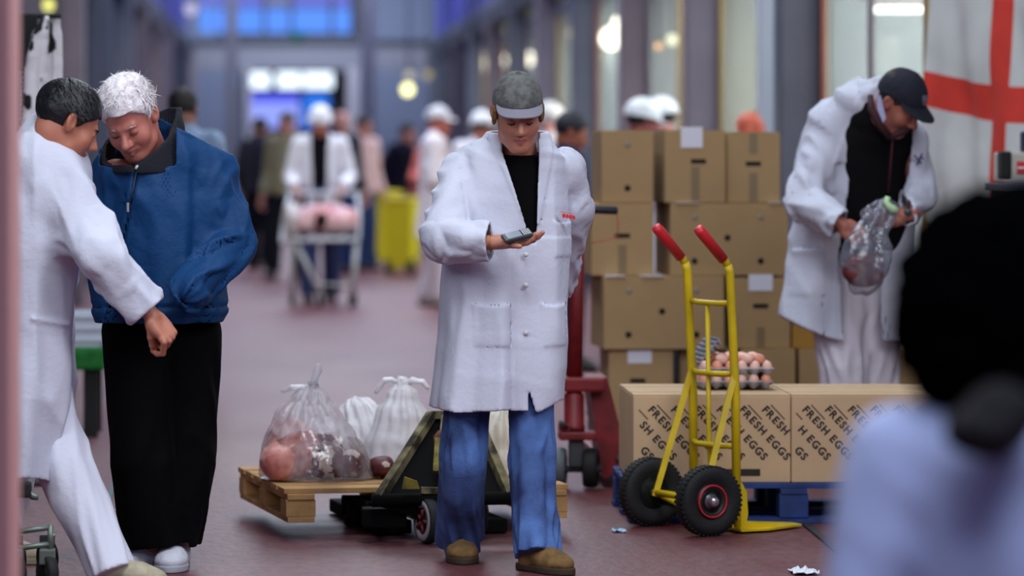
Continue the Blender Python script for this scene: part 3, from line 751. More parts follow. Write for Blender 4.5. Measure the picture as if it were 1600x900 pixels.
lamp(1028, 72, 33.9, .02, lampw, 'faint amber lamp beside the left mauve pillar')
lamp(1050, 62, 33.4, .05, glow('lamp_soft', (240,245,200), 4), 'soft tall lamp above the white helmets')
lamp(637, 140, 68, .1, glow('lamp_cream', (255,250,170), 3.2), 'cream globe lamp hanging by the far corner', drop=4.5)
lamp(640, 118, 66, .08, glow('lamp_grey', (220,215,190), .9), 'dim globe lamp above the cream one', drop=4.5)
lamp(668, 117, 64, .07, glow('lamp_tan', (210,190,130), .8), 'tan glowing lamp right of the cream globe', drop=4.5)
lamp(298, 14, 66, .11, glow('lamp_lilac', (205,200,235), 1.0), 'pale lilac globe lamp up by the left gallery', drop=6)
lamp(1400, 15, 21.8, .022, tubem, 'long glowing tube added as a fluorescent reflection in the glass above the black cap', 'tube', .31)  # glowing tube added in place of a reflection in the pane
for i, (x, y) in enumerate(((4.6,21),(4.6,25.7),(4.4,31),(4.4,36.6),(4.4,42),(4.4,47.7),(4.4,53.3),(4.4,59))):
    area('stall_lamp', (x, y, 3.0), (1.2, 3.2), 260, ((1,.98,.9),(.9,1,.97),(1,.95,.85))[i % 3])
for y in (33, 44, 55): area('stall_lamp', (-3.0, y, 3.0), (1.2, 4.2), 130, (1,.95,.85))
# ------------------------------------------------------------------ the woman walking with her phone
WHITE = cloth('white_coat', (208, 211, 226), var=(3, .05), b=(60, .3)); BLACK = cloth('black_knit', (7, 7, 9))
lipsm = M('lips', (166,98,88), rough=.5)
def ortho(Y0): return (lambda p: VX+p[:,0]/Y0*FPX), (lambda p: VY+(CH-p[:,2])/Y0*FPX)
def stations(rows, Y):
    """rows: (py, px centre, px half width, depth, dY)"""
    C = [P(r[1], r[0], Y+r[4]) for r in rows]; return C, [PW(r[2], Y) for r in rows], [r[3] for r in rows]
def woman():
    Y = 13.05
    root = person_root('woman in a long white coat and grey cap looking down at a phone', (.79, 13.0))
    J = dict(head=P(809,174,12.93), headA=axes(.05, .42, .03), neck=P(812,238,13.04),
        sh=[P(722,268,Y), P(880,266,Y+.05)], el=[P(694,374,12.9), P(890,326,Y+.1)], wr=[P(762,380,12.79), P(876,430,Y+.32)],
        hip=[P(741,520,Y), P(826,520,Y)], kn=[P(722,722,13.0), P(829,722,12.98)], an=[P(719,842,13.22), P(838,858,12.86)])
    J['hands'] = [dict(w=P(768,379,12.785), dir=(1,-.25,.02), back=(.1,.35,-1), thumbdir=(0,-1,.5), curl=((.25,.35,.3),(.2,.3,.25),(.15,.25,.2),(.1,.2,.2)), thumb=(.5,-.6), s=.96), dict(w=P(876,440,Y+.35), dir=(-.1,.5,-.8), back=(1,0,0), thumbdir=(0,-1,0))]
    sk = skin_mat('skin_woman', (196, 132, 108))
    build_body(root, J, sk, lipsm, thick=.95)
    hm = M('hair_straw', (128, 98, 60), rough=.7, bump=(150,.5), var=(60,.4))
    h = on_head(root, 'hair', U(.004, hair_sdf(th=-.001, rough=.002, back=-.07, front=.06), *[mod(ell((x*.078,.012,-.004), (.010,.02,.032)), lambda p, d: d+.006*noise(p*np.array([60,60,25]))) for x in (-1, 1)]), J, hm, .0035)
    brow_parts(root, J, M('brow_brown', (70,50,38))); lash_parts(root, J, M('lash_dark', (40,26,22)))
    cap_parts(root, J, M('cap_grey_canvas', (104,106,104), rough=.9, bump=(70,.5), var=(45,.45)), M('cap_brim_lilac', (128,126,140), rough=.8, bump=(90,.2)), brimlen=.051, tilt=.08, scale=.985)
    rows = [(206,811,34,.062,.02), (226,812,47,.085,.01), (244,811,68,.10,0), (266,800,84,.115,0), (320,797,94,.13,0), (400,791,99,.135,0), (470,787,98,.14,0), (540,782,98,.165,0), (600,776,99,.185,0), (650,770,99,.195,0)]
    C, a, bb = stations(rows, Y); X, Z = ortho(12.92)
    torso = loft(C, a, bb, (1,0,0), fold_skirt(.0135, 2.3, 1.25, .5, 6))
    def V(p):
        x, y = X(p), Z(p); t = np.clip((y-238)/(378-238), 0, 1)
        l = np.where(y < 238, 786, 786+(830-786)*t); r = np.where(y < 238, 846-(y-200)*.1, 843-(843-838)*t)
        c = np.minimum(np.minimum(x-l, r-x), (380-y)*.6)
        slit = np.minimum(np.minimum(x-(826-(650-y)*.03), 838-(650-y)*.3-x), y-598)
        return np.minimum(np.maximum(c, slit)*.00215, (13.02-p[:,1]))
    def extra(p, d):
        x, y = X(p), Z(p); fr = p[:,1] < Y-.02
        def step(c, w=4.): return np.clip(.5+c/w, 0, 1)
        # lapels and collar
        lap = np.minimum(np.minimum(x-(758+(y-230)*.5), 400-y), 12+(y-236)*.0+x-757)
        lap = np.minimum(x-(764+np.clip(y-215, 0, 999)*.42), 372-y); lap = np.where(x < 835, lap, np.minimum(866-np.clip(y-240,0,999)*.2-x, 352-y))
        notch = .8*np.exp(-((np.abs(y-252-.3*np.abs(x-780)))/4.)**2)*(x < 795)
        d = d-np.where(fr, .006*step(lap)-.006*notch*step(lap, 8), 0)
        # front placket edge
        d = d-np.where(fr & (y > 372), .005*step(x-801)*step(831-x)+.0045*step(x-829.5), 0)
        # patch pockets, their mouths standing open
        for x0, x1, y0, y1, g in ((738,797,474,541,.006), (846,886,474,541,.006), (866,899,345,402,.005)):
            m = np.minimum(np.minimum(x-x0-(y-y0)*.04, x1-x), np.minimum(y-y0-4*np.sin(np.clip((x-x0)/(x1-x0),0,1)*3.14), y1-y))
            d = d-np.where(fr, step(m, 4.)*(.005+g*np.exp(-(y-y0)/14)), 0)
        # sleeve seam at the shoulder
        d = d+.003*np.exp(-((x-(721+.1*(y-262)))/2.)**2)*(y > 262)*(y < 345)*fr
        return d
    sl = [arm(J, 0, .068, .076, .058, .011, 4.4, kf=26), arm(J, 1, .07, .075, .05, .009, 7.7)]
    cf = [(J['wr'][0]+V3(.006,0,0), V3(1,-.3,0)), (J['wr'][1]+V3(0,.05,-.06), V3(-.1,.5,-.8))]
    hz = CH-(642-VY)/FPX*12.92
    garment(root, 'coat', torso, sl, WHITE, .0062, hem=1, hemf=lambda p: hz+.03*np.clip((X(p)-842)/30, 0, 1)+.004*np.sin(X(p)*.05), cuffs=cf, vcut=V, extra=extra,
        post=lambda p, d: np.maximum(d, (p[:,2]-(CH-(207-VY)/FPX*Y)+.08*np.clip((13.0-p[:,1]), -.1, .1))))
    for py in (398, 446, 520, 582):
        link('button', B().lathe(P(822,py,12.905), (0,1,0), [(.001,-.004),(.0075,-.004),(.0085,0),(.0085,.004)], 14).mesh(), M('button_pearl', (214,214,216), rough=.3), root)
    # chest emblem: thin line of stitching over a red block
    e = B()
    for i in range(7): e.box(P(877+i*3.0, 331+i*.6, 12.93), (.0045, .003, .005), R=Matrix.Rotation(-.2, 3, 'Y'))
    link('stitched_line', e.mesh(), M('stitch_rose', (205,120,125)), root)
    e = B()
    for i, w_ in enumerate((5,4,5,4)): e.box(P(881+i*5.2, 337+i*1., 12.93), (.0105 if w_ == 5 else .009, .003, .013), R=Matrix.Rotation(-.2, 3, 'Y'))
    link('red_emblem', e.mesh(), M('stitch_red', (205,40,45)), root)
    rows = [(236,813,31,.055,.01), (250,812,48,.08,0), (275,808,64,.092,0), (330,808,66,.105,0), (480,800,70,.11,0)]
    C, a, bb = stations(rows, Y)
    garment(root, 'shirt', loft(C, a, bb), [], BLACK, .008, hem=1.0, shell=False, post=lambda p, d: np.maximum(d, p[:,2]-(CH-(243-VY)/FPX*Y)-.1*np.clip((p[:,1]-12.98), -.02, .5)))
    trousers(root, J, M('denim', (86,122,186), rough=.85, bump=(200,.4), var=(5.,.5), tint=(34,50,96)), ((.075,.073,.073), (.072,.074,.068)), res=.0055, fold=.013, seed=6, hem=.055)
    tan = M('suede_tan', (132,100,56), rough=.9, bump=(50,.4), var=(25,.4)); so = M('sole_umber', (60,46,32), rough=.8)
    shoe(root, J['an'][0]+V3(0,-.03,0), .05, tan, so, W=.112, name='boot', h=.1, laces=tan)
    shoe(root, J['an'][1]+V3(.02,-.02,0), .6, tan, so, W=.108, name='boot', h=.1, laces=tan, L=.27)
    link('bracelet', B().tube([J['wr'][0]+V3(.012, .03*math.cos(t), .033*math.sin(t)) for t in np.linspace(0, 6.28, 20)[:-1]], .003, 6, closed=True).mesh(), M('gold', (200,160,90), rough=.3, metal=.8), root)
    t = thing('mobile_phone', 'small grey mobile phone lying in the woman\'s raised palm', 'phone', P(807,368,12.70))
    R = Matrix.Rotation(-.12, 3, 'Y') @ Matrix.Rotation(.5, 3, 'X') @ Matrix.Rotation(.25, 3, 'Z')
    c = P(808,368.5,12.715)
    link('case', B().box(c, (.1,.048,.014), R=R, bev=.005).mesh(), M('phone_grey', (58,60,66), rough=.35), t)
    link('screen', B().box(c+np.array(R @ Vector((-.012,0,.0072))), (.05,.036,.002), R=R).mesh(), M('phone_screen', (150,160,170), rough=.15), t)
    k = B()
    for i in range(4):
        for j in range(3): k.box(c+np.array(R @ Vector((.021+i*.007,-.012+j*.012,.0075))), (.005,.009,.002), R=R)
    link('keypad', k.mesh(), M('phone_keys', (190,195,200), rough=.4), t)
woman()
# ------------------------------------------------------------------ white-haired man in the blue jacket
def blue_man():
    Y = 12.9
    root = person_root('white-haired man in a navy blue jacket and black trousers looking down', (-.41, 12.95))
    J = dict(head=P(203,184,12.8), headA=axes(-.22, .62, .2), neck=P(228,240,12.95),
        sh=[P(180,272,Y-.05), P(326,268,Y+.02)], el=[P(160,390,Y), P(362,378,Y-.04)], wr=[P(205,452,12.75), P(310,440,12.68)],
        hip=[P(212,530,12.95), P(292,530,12.97)], kn=[P(222,720,12.9), P(290,720,12.96)], an=[P(238,850,12.93), P(272,860,12.97)])
    J['hands'] = [dict(w=P(210,455,12.78), dir=(.6,.3,-.5), back=(0,-1,0), thumbdir=(0,0,1)), dict(w=P(300,445,12.8), dir=(-.6,.3,-.5), back=(0,-1,0), thumbdir=(0,0,1))]
    build_body(root, J, skin_mat('skin_ruddy', (205,128,112)), lipsm, smile=1, thick=1.12, scale=1.06, nose=1.05)
    hm = M('hair_white', (246,242,244), rough=.6, bump=(110,.6), var=(45,.22), tint=(214,204,206))
    h = on_head(root, 'hair', hair_sdf(th=.010, front=.068, back=-.07, rough=.007, seed=9, freq=26, top=.004), J, hm, .0035, 1.06)
    tufts(root, J, hm, 2600, .04, 5, h, 1.06, front=.058, wid=.0013, wild=.42, th=.011)
    tufts(root, J, hm, 420, .05, 15, h, 1.06, front=.06, wid=.0028, wild=.95, th=.009)
    brow_parts(root, J, M('brow_white', (176,150,140)), 1.06); lash_parts(root, J, M('lash_brown', (96,50,44)), 1.06)
    NAVY = M('jacket_blue', (10, 60, 108), rough=.62, bump=(30,.6), spec=.25); DK = M('fleece_black', (14,16,28), rough=.95, bump=(120,.5))
    rows = [(206,262,46,.085,.04), (228,252,74,.12,.02), (262,244,92,.15,0), (320,240,98,.17,0), (400,240,98,.175,0), (450,246,100,.175,0), (478,249,102,.18,0), (497,250,92,.165,0), (508,250,90,.16,0)]
    C, a, bb = stations(rows, Y); X, Z = ortho(12.72)
    torso = loft(C, a, bb, (1,0,0), fold_skirt(.021, 4.1, 1.4, .8, 5))
    def extra(p, d):
        x, y = X(p), Z(p); fr = p[:,1] < Y-.02; zx = 214-(y-262)*.2
        d = d+np.where(fr & (y > 255), .007*np.exp(-((x-zx)/2.2)**2)-.004*np.exp(-((np.abs(x-zx)-6)/3.)**2), 0)
        d = d+.006*np.exp(-((y-480)/2.5)**2)-.004*np.exp(-((y-490)/6.)**2)
        return d
    sl = [arm(J, 0, .085, .078, .055, .012, 2.4, kf=24), arm(J, 1, .088, .078, .062, .013, 5.2, kf=20)]
    garment(root, 'jacket', torso, sl, NAVY, .0065, hem=CH-(503-VY)/FPX*Y, extra=extra, k=.022,
        vcut=lambda p: np.maximum(np.minimum(np.minimum(60-np.abs(X(p)-214), 266-Z(p)-np.abs(X(p)-214)*.12)*.002, 12.98-p[:,1]), (192+np.clip(X(p)-262, -40, 99)*.5-Z(p))*.002))
    # fleece collar
    col = loft([P(222,276,12.88), P(224,240,12.9), P(232,206,12.95), P(238,170,13.0)], [.150,.142,.124,.102], [.155,.145,.125,.105], (1,0,0))
    def cg(p, d):
        d = np.maximum(d, -(d+.016)); x, y = X(p), Z(p)
        top = 172+np.clip(12.98-p[:,1], 0, 1)*290+np.clip(246-x, -40, 90)*.42; top = np.maximum(top, 166); d = np.maximum(d, (np.minimum(top, 258)-y)*.002)
        d = np.maximum(d, (y-272-.0*x)*.002); return np.maximum(d, -(np.maximum(np.abs(x-208-(y-255)*.1)-3, p[:,1]-12.8))*.002)
    link('collar', sdf_mesh(mod(col, cg), .006), DK, root)
    link('snap_button', B().lathe(P(215,262,12.735), (0,1,0), [(.001,-.006),(.008,-.005),(.0095,0),(.0095,.006)], 16).mesh(), M('snap_pearl', (200,205,190), rough=.3), root)
    link('zip_fastener', B().tube([P(213,268,12.72), P(207,300,12.708), P(201,325,12.70)], .0028, 6).mesh(), M('zip_dark', (20,24,34), rough=.4), root)
    link('zip_pull', B().box(P(200,324,12.69), (.008,.005,.03), bev=.001).mesh(), M('zip_metal', (190,190,185), rough=.3, metal=.7), root)
    trousers(root, J, cloth('trousers_black', (5,5,7)), ((.118,.105,.095), (.118,.100,.085)), res=.007, fold=.01, seed=3, hem=.085, wid=.185)
    ws = M('trainer_white', (214,216,226), rough=.6, var=(30,.12)); wsole = M('trainer_sole', (170,172,180), rough=.7); lc = M('lace_grey', (120,124,134))
    shoe(root, J['an'][0]+V3(-.03,.02,0), -1.0, ws, wsole, name='trainer', laces=lc, L=.3, W=.112)
    shoe(root, J['an'][1]+V3(0,-.03,0), -.1, ws, wsole, name='trainer', laces=lc, L=.29, W=.115)
blue_man()
# ------------------------------------------------------------------ dark-haired man in white at the left edge
def left_man():
    Y = 12.6
    root = person_root('dark-haired man in a white coat at the left edge reaching his arm down', (-.75, 12.6))
    J = dict(head=P(106,192,12.55), headA=axes(1.86, .5, .0), neck=P(76,246,12.64),
        sh=[P(92,300,12.5), P(66,300,12.82)], el=[P(160,402,12.36), P(40,420,12.85)], wr=[P(232,486,12.36), P(70,500,12.8)],
        hip=[P(50,560,12.66), P(44,560,12.80)], kn=[P(102,728,12.52), P(14,730,12.95)], an=[P(163,868,12.42), P(-16,868,13.1)])
    J['hands'] = [dict(w=P(238,494,12.36), dir=(.62,-.1,-.78), back=(.55,-.75,.45), thumbdir=(-.5,-.4,-.4), curl=((1.0,1.0,.6),(1.4,1.4,.9),(1.4,1.4,.9),(1.4,1.4,.9)), thumb=(.35,.9), s=1.0), dict(w=P(74,510,12.8), dir=(.2,0,-1), back=(0,1,0), thumbdir=(1,0,0))]
    build_body(root, J, skin_mat('skin_tan', (190,122,98)), lipsm, thick=1.08, scale=1.04)
    hm = M('hair_black', (18,18,24), rough=.45, bump=(130,.5), var=(50,.4))
    h = on_head(root, 'hair', hair_sdf(th=.010, front=.058, back=-.05, rough=.004, seed=4), J, hm, .004, 1.04)
    tufts(root, J, hm, 1500, .035, 8, h, 1.04, front=.055, wid=.0013, wild=.2, th=.009)
    brow_parts(root, J, M('brow_dark', (40,32,30)), 1.04)
    rows = [(212,78,40,.075,.02), (236,74,56,.12,0), (275,66,78,.19,0), (330,64,84,.21,0), (420,54,74,.2,0), (520,50,66,.2,0), (620,50,66,.22,0), (700,44,62,.225,0), (765,36,60,.23,0)]
    C, a, bb = stations(rows, Y); X, Z = ortho(12.4)
    torso = loft(C, a, bb, (1,0,0), fold_skirt(.015, 1.2, 1.3, .3, 5))
    def extra(p, d):
        x, y = X(p), Z(p); fr = p[:,1] < Y-.02
        def step(c, w=1.5): return np.clip(.5+c/w, 0, 1)
        return d-.006*np.exp(-((y-500-(x-60)*.2)/4.)**2)*(x > 48)*(x < 108)*fr
    sl = [arm(J, 0, .105, .085, .050, .016, 3.3, kf=18), arm(J, 1, .09, .08, .05, .008, 9.1)]
    garment(root, 'coat', torso, sl, WHITE, .0065, hem=1, hemf=lambda p: CH-(752-VY)/FPX*12.5+.02*np.sin(X(p)*.04), cuffs=[(J['wr'][0], V3(.65,0,-.75))], extra=extra, k=.05, shell=False,
        vcut=lambda p: np.minimum((X(p)-(116-(Z(p)-600)*.25))*.002, (Z(p)-560)*.002))
    # turned-down collar
    col = loft([P(72,262,12.62), P(80,232,12.6), P(88,205,12.6)], [.125,.1,.08], [.14,.11,.09], (1,0,0))
    def cg(p, d):
        d = np.maximum(d, -(d+.012)); q = Z(p)-(208+(X(p)-60)*.55); return np.maximum(d, np.maximum(-q, q-42)*.002)
    link('collar', sdf_mesh(mod(col, cg), .006), WHITE, root)
    trousers(root, J, cloth('trousers_white', (222,224,238), b=(50,.3)), ((.088,.085,.075), (.085,.08,.075)), res=.007, fold=.011, seed=8, hem=.04, wid=.13)
    cr = M('shoe_cream', (186,176,150), rough=.7, var=(30,.2)); so = M('sole_cream', (150,140,115))
    shoe(root, J['an'][0]+V3(.06,-.02,0), 1.35, cr, so, L=.28)
    shoe(root, J['an'][1]+V3(.04,0,0), 1.4, cr, so, L=.28)
left_man()
# ------------------------------------------------------------------ bending man with the meat bag
def right_man():
    Y = 16.15
    root = person_root('man in an open white coat and black cap bending over a bag of meat', (2.42, 16.2))
    J = dict(head=P(1406,160,15.78), headA=axes(.9, .72, .1), neck=P(1374,196,15.98),
        sh=[P(1294,212,16.05), P(1418,222,16.0)], el=[P(1258,318,15.95), P(1437,306,15.95)], wr=[P(1312,348,15.72), P(1416,334,15.72)],
        hip=[P(1312,460,16.2), P(1366,460,16.25)], kn=[P(1318,570,16.15), P(1366,570,16.25)], an=[P(1318,704,16.2), P(1366,704,16.28)])
    J['hands'] = [dict(w=P(1318,353,15.7), dir=(.75,-.2,-.55), back=(-.3,-.8,.3), thumbdir=(.5,-.3,.8), curl=((.9,1,.8),(1,1.1,.8),(1.1,1.1,.8),(1.1,1.2,.8)), thumb=(.4,.7), s=1.02),
                  dict(w=P(1410,337,15.7), dir=(-1,-.2,-.1), back=(.1,-.9,.3), thumbdir=(-.2,0,1), curl=((.7,.9,.6),(.9,1,.6),(1,1.1,.8),(1,1.1,.8)), thumb=(.3,.5), s=1.02)]
    build_body(root, J, skin_mat('skin_brown', (172,104,88)), lipsm, res=(.014,.004,.003), scale=1.03)
    h = on_head(root, 'hair', hair_sdf(th=.003, back=-.05), J, M('hair_dark', (38,30,30), rough=.7, bump=(120,.5)), .005, 1.03)
    brow_parts(root, J, M('brow_dark', (40,32,30)), 1.03)
    s = mod(ell((0,.068,-.09), (.045,.035,.035)), lambda p, d: d+.001*noise(p*300))
    def crest(o):
        A = J['headA']; e = B(); c = J['head']
        def q(x, z, up=0):   # on the front of the crown
            y = .107*math.sqrt(max(0, 1-(x/.087)**2-((z-.034)/.103)**2))-.012+.003+up
            return xform(V3(x,y,z)[None]*1.03, c, A)[0]
        ring = [(-.014,.098),(.014,.098),(.014,.082),(.008,.070),(0,.064),(-.008,.070),(-.014,.082)]
        for a_, b_ in zip(ring, ring[1:]+ring[:1]): e.tube([q(*a_), q(*b_)], .0018, 5)
        e.tube([q(0,.095), q(0,.068)], .0028, 5); e.tube([q(-.01,.086), q(.01,.086)], .0025, 5)
        link('crest', e.mesh(), M('crest_silver', (130,134,150), rough=.5), o)
    cap_parts(root, J, M('cap_black', (17,20,38), rough=.85, bump=(90,.3)), M('cap_brim_black', (14,17,32), rough=.8), scale=1.04, crest=crest, res=.0035)
    rows = [(152,1372,36,.075,-.2), (168,1362,62,.11,-.15), (195,1350,86,.13,-.1), (250,1344,97,.155,-.05), (330,1335,98,.16,0), (400,1330,102,.17,.03), (480,1326,106,.18,.03), (545,1323,108,.19,.03)]
    C, a, bb = stations(rows, Y); X, Z = ortho(16.0)
    torso = loft(C, a, bb, (1,0,0), fold_skirt(.018, 3.6, 1.25, .5, 5))
    py = [140, 160, 220, 280, 330, 400, 535]
    def L_(y): return np.interp(y, py, [1374,1366,1344,1326,1320,1312,1317])
    def R_(y): return np.interp(y, py, [1420,1424,1420,1412,1394,1378,1380])
    def V(p): return np.minimum(np.minimum(X(p)-L_(Z(p)), R_(Z(p))-X(p))*.0026, (16.08-np.clip(195-Z(p),0,60)*.002)-p[:,1])
    def extra(p, d):
        x, y = X(p), Z(p); fr = p[:,1] < 16.1
        st = lambda c, w=4.: np.clip(.5+c/w, 0, 1)
        lap = np.minimum(st(24-np.abs(L_(y)-10-x)), st(255-y)); d = d-np.where(fr, .007*lap, 0)
        m = np.minimum(np.minimum(x-1236, 1290-x), np.minimum(y-390, 462-y)); return d-np.where(fr, st(m)*(.004+.008*np.exp(-(y-390)/12)), 0)
    sl = [arm(J, 0, .085, .082, .06, .013, 1.4, kf=22), arm(J, 1, .075, .072, .05, .011, 6.2, kf=22)]
    garment(root, 'coat', torso, sl, WHITE, .008, hem=1, hemf=lambda p: CH-(530-np.clip((1312-X(p))/90,0,1)**1.3*38-VY)/FPX*Y, cuffs=[(J['wr'][0], V3(.8,-.3,-.45)), (J['wr'][1], V3(-.7,-.5,.2))], extra=extra, vcut=V, th=.014, k=.03)
    rows = [(172,1380,38,.08,-.22), (190,1376,56,.115,-.17), (215,1368,68,.15,-.12), (270,1362,72,.165,-.05), (345,1356,70,.155,0), (420,1345,60,.145,.03)]
    C, a, bb = stations(rows, Y)
    o = garment(root, 'jumper', loft(C, a, bb), [], M('jumper_black', (9,7,10), rough=.9, bump=(90,.3), spec=.2), .009, hem=.98, shell=False)
    mc = B(); mc.tube([P(1360,150,15.76), P(1362,172,15.72), P(1374,194,15.70), P(1391,214,15.72)], [.013,.016,.018,.014], 8); mc.tube([P(1391,214,15.72), P(1410,206,15.74), P(1428,192,15.78)], [.014,.017,.014], 8)
    link('jumper_collar', mc.mesh(), M('collar_maroon', (52,12,22), rough=.8), root)
    link('shirt_collar', B().prism([P(1371,150,15.72), P(1376,149,15.71), P(1384,184,15.67), P(1380,192,15.67), P(1371,170,15.7)], (.0,.012,0)).mesh(), M('shirt_lilac', (150,150,182)), root)
    link('zip_fastener', B().tube([P(1396,205,15.80), P(1392,250,15.83), P(1388,300,15.86)], .004, 6).mesh(), M('zip_maroon', (80,20,32)), root)
    e = B()
    for a_, b_ in (((1428,242),(1440,256)), ((1441,240),(1433,258)), ((1436,246),(1444,248))): e.tube([P(*a_, 15.865), P(*b_, 15.862)], .004, 6)
    link('chest_emblem', e.mesh(), M('stitch_navy', (50,60,110)), root)
    trousers(root, J, cloth('trousers_ivory', (228,222,232), b=(50,.3)), (.115,.1,.09), res=.009, fold=.012, seed=5, hem=.05)
    ws = M('boot_white', (205,205,205), rough=.4)
    for k in (0, 1): shoe(root, J['an'][k]+V3(0,-.04,0), .4*k, ws, M('sole_dark', (25,24,24)), res=.008)
    t = B(); t.tube([P(1417,334,15.72)+V3(.012*math.cos(a)*.4, .036*math.cos(a), .036*math.sin(a)) for a in np.linspace(0, 6.28, 22)[:-1]], .009, 6, closed=True)
    wa = link('watch_strap', t.mesh(), M('watch_black', (14,14,16), rough=.5), root)
    link('watch_face', B().lathe(P(1419,332,15.675), (0,1,.1), [(.001,-.006),(.014,-.006),(.017,0),(.017,.008)], 20).mesh(), M('watch_dial', (60,66,70), rough=.2), wa)
right_man()
def bag_sdf_mesh(C, A, Bd, amp, seed, res, th=.0, nf=9):
    z1 = max(c[2] for c in C); z0 = min(c[2] for c in C)
    def fl(t, s, p): return amp*(np.sin(t*nf+seed+2*noise(p*6+seed))*np.clip((p[:,2]-z0)/(z1-z0), 0, 1)+.7*(1-2*np.abs(noise(p*np.array([16,16,9.])+seed))))
    return sdf_mesh(loft(C, A, Bd, (1,0,0), fl), res)
film_dk = thin('film_grey', (170,175,195), .74, .12, .4, 14); film = thin('film_white', (252,248,255), .46, .25, .2, 10); film_m = thin('film_milky', (255,252,255), .08, .35, .15, 8, .2); film_c = thin('film_clinging', (250,240,250), .86, .1, .5, 12)
meat_pink = M('meat_pink', (236,176,162), rough=.4, var=(14,.3), tint=(208,120,108), sss=.15, bump=(30,.3)); meat_red = M('meat_red', (112,46,50), rough=.5, var=(30,.6), bump=(30,.4)); fat = M('meat_fat', (225,205,190), rough=.4, var=(20,.15))
t = thing('plastic_bag', 'clear grey plastic bag of red meat held by the bending man', 'bag', P(1352,458,15.6))
link('film', bag_sdf_mesh([P(1376,336,15.66), P(1369,356,15.64), P(1356,386,15.6), P(1350,412,15.6), P(1352,438,15.6), P(1347,456,15.6)], [.055,.055,.09,.108,.075,.02], [.05,.04,.06,.08,.07,.03], .017, 2, .006, nf=5), film_dk, t)
link('bag_mouth', sdf_mesh(mod(U(.02, ell(P(1372,334,15.66), (.07,.04,.035)), ell(P(1384,322,15.68), (.05,.03,.03))), lambda p, d: d+.018*noise(p*24)), .006), film_dk, t)
me = sdf_mesh(mod(ell(P(1350,424,15.6), (.088,.062,.066)), lambda p, d: d+.008*noise(p*22)), .007)
solo('meat_joint', me, meat_red, 'dark red meat inside the clear bag held by the bending man', 'meat', P(1350,443,15.6))
t = B(); c0 = P(1396,320,15.6)
t.tube([c0+V3(-.022,0,.03), c0+V3(-.03,-.006,.012), c0+V3(-.022,-.01,-.004), c0+V3(-.004,-.01,-.016), c0+V3(.014,-.006,-.026)], [.012,.013,.015,.016,.014], 10)
solo('tape_dispenser', t.mesh(), M('pale_green', (186,222,170), rough=.4), 'pale green curled clip held in the bending man\'s fingers', 'clip', P(1396,327,15.6))
# ------------------------------------------------------------------ blurred person in front at the right
r_, J = far_person('person with bushy black hair seen from behind close to the camera', 1612, 5.5, 1.20, math.pi, skin=(120,84,74), coat=(196,204,240), inner=(40,40,60), hairc=(14,12,16), pitch=.15, bald=True, hl=.6, res=.012)
J['head'] = np.array(J['head'])
hs = mod(ell((0,-.03,.07), (.2,.175,.195)), lambda p, d: np.maximum(d+.012*noise(p*26)+.006*noise(p*60), np.minimum(-(p[:,2]+.085), .0)*0-1 if False else np.maximum(.045-p[:,1]*0-.045+p[:,1]-.085, -9)))
hb = M('hair_bushy', (5,5,6), rough=1, bump=(90,.8), spec=0)
h = on_head(r_, 'hair', hs, J, hb, .007)
A = J['headA']; c = J['head']
pc = P(1536, 672, 5.30)
link('hair_bunch', sdf_mesh(mod(U(.02, ell(pc, (.055,.05,.04)), ell(pc+V3(.03,.02,.02), (.05,.05,.045))), lambda p, d: d+.006*noise(p*50)), .006), M('hair_bunch_brown', (26,20,22), rough=.9, bump=(90,.8)), h)
# ------------------------------------------------------------------ people down the avenue
far_person('white-helmeted man in an open white coat pushing a shopping trolley', 500, 34.9, 1.76, -.05, coat=(232,232,240), inner=(14,14,20), hat='helmet', pose='push', legs=(48,60,105), stride=.12, pitch=.12, hl=.9, skin=(178,110,92))
far_person('man in a long white coat and white cap in profile beside the yellow bins', 680, 33.9, 1.76, 1.35, coat=(236,230,240), hat='cap', capcol=(236,236,242), legs=(232,222,232), shoes=(225,220,215), hairc=(28,24,26), stride=.1, pose='fold', skin=(196,110,95), inner=(205,150,150))
far_person('man in a white helmet hidden behind the walking woman\'s shoulder', 752, 34.5, 1.70, .2, coat=(232,232,240), hat='helmet', shift=(2.6,0), hairc=(24,22,26))
far_person('white-haired person in a pale coat just right of the grey cap', 856, 31, 1.74, 2.4, coat=(228,228,238), hat='helmet', skin=(225,150,140), hairc=(235,225,225))
far_person('dark-haired man in a navy jacket behind the woman\'s shoulder', 886, 24.2, 1.62, 1.5, top=(24,30,66), hairc=(34,36,48), skin=(180,104,80), pose='fold', pitch=.3)
far_person('man with dark hair in a grey shirt behind the blue jacket', 284, 22.5, 1.76, 2.9, top=(130,150,180), hairc=(24,20,22), skin=(150,100,84), legs=(22,24,34))
far_person('man in a dark navy coat beside the blue lit shop front', 405, 44, 1.74, 2.6, top=(20,22,40), legs=(20,20,32), skin=(150,96,84))
far_person('man in a khaki jumper and black trousers walking with his arm out', 450, 41, 1.78, -.5, top=(146,140,108), legs=(22,22,28), hairc=(90,80,72), skin=(185,125,105), stride=.15)
far_person('bald man in a dark vest right behind the white helmet', 532, 42.5, 1.80, .6, top=(30,38,48), legs=(44,62,110), bald=True, skin=(214,150,130))
far_person('slim dark-haired man in a pink shirt left of the yellow bins', 566, 43.5, 1.76, .8, top=(214,176,172), legs=(40,60,105), skin=(196,130,108), hairc=(22,20,24))
far_person('dark-haired person in a black jacket leaning behind the yellow bins', 612, 46.2, 1.68, 1.0, top=(18,16,34), legs=(90,30,36), skin=(170,110,100), hairc=(16,15,20), lean=.18)
far_person('person in a pink top behind the yellow bins', 640, 47.8, 1.6, -.8, top=(214,120,110), legs=(60,50,60), hairc=(20,18,22), skin=(190,130,115), pose='fold')
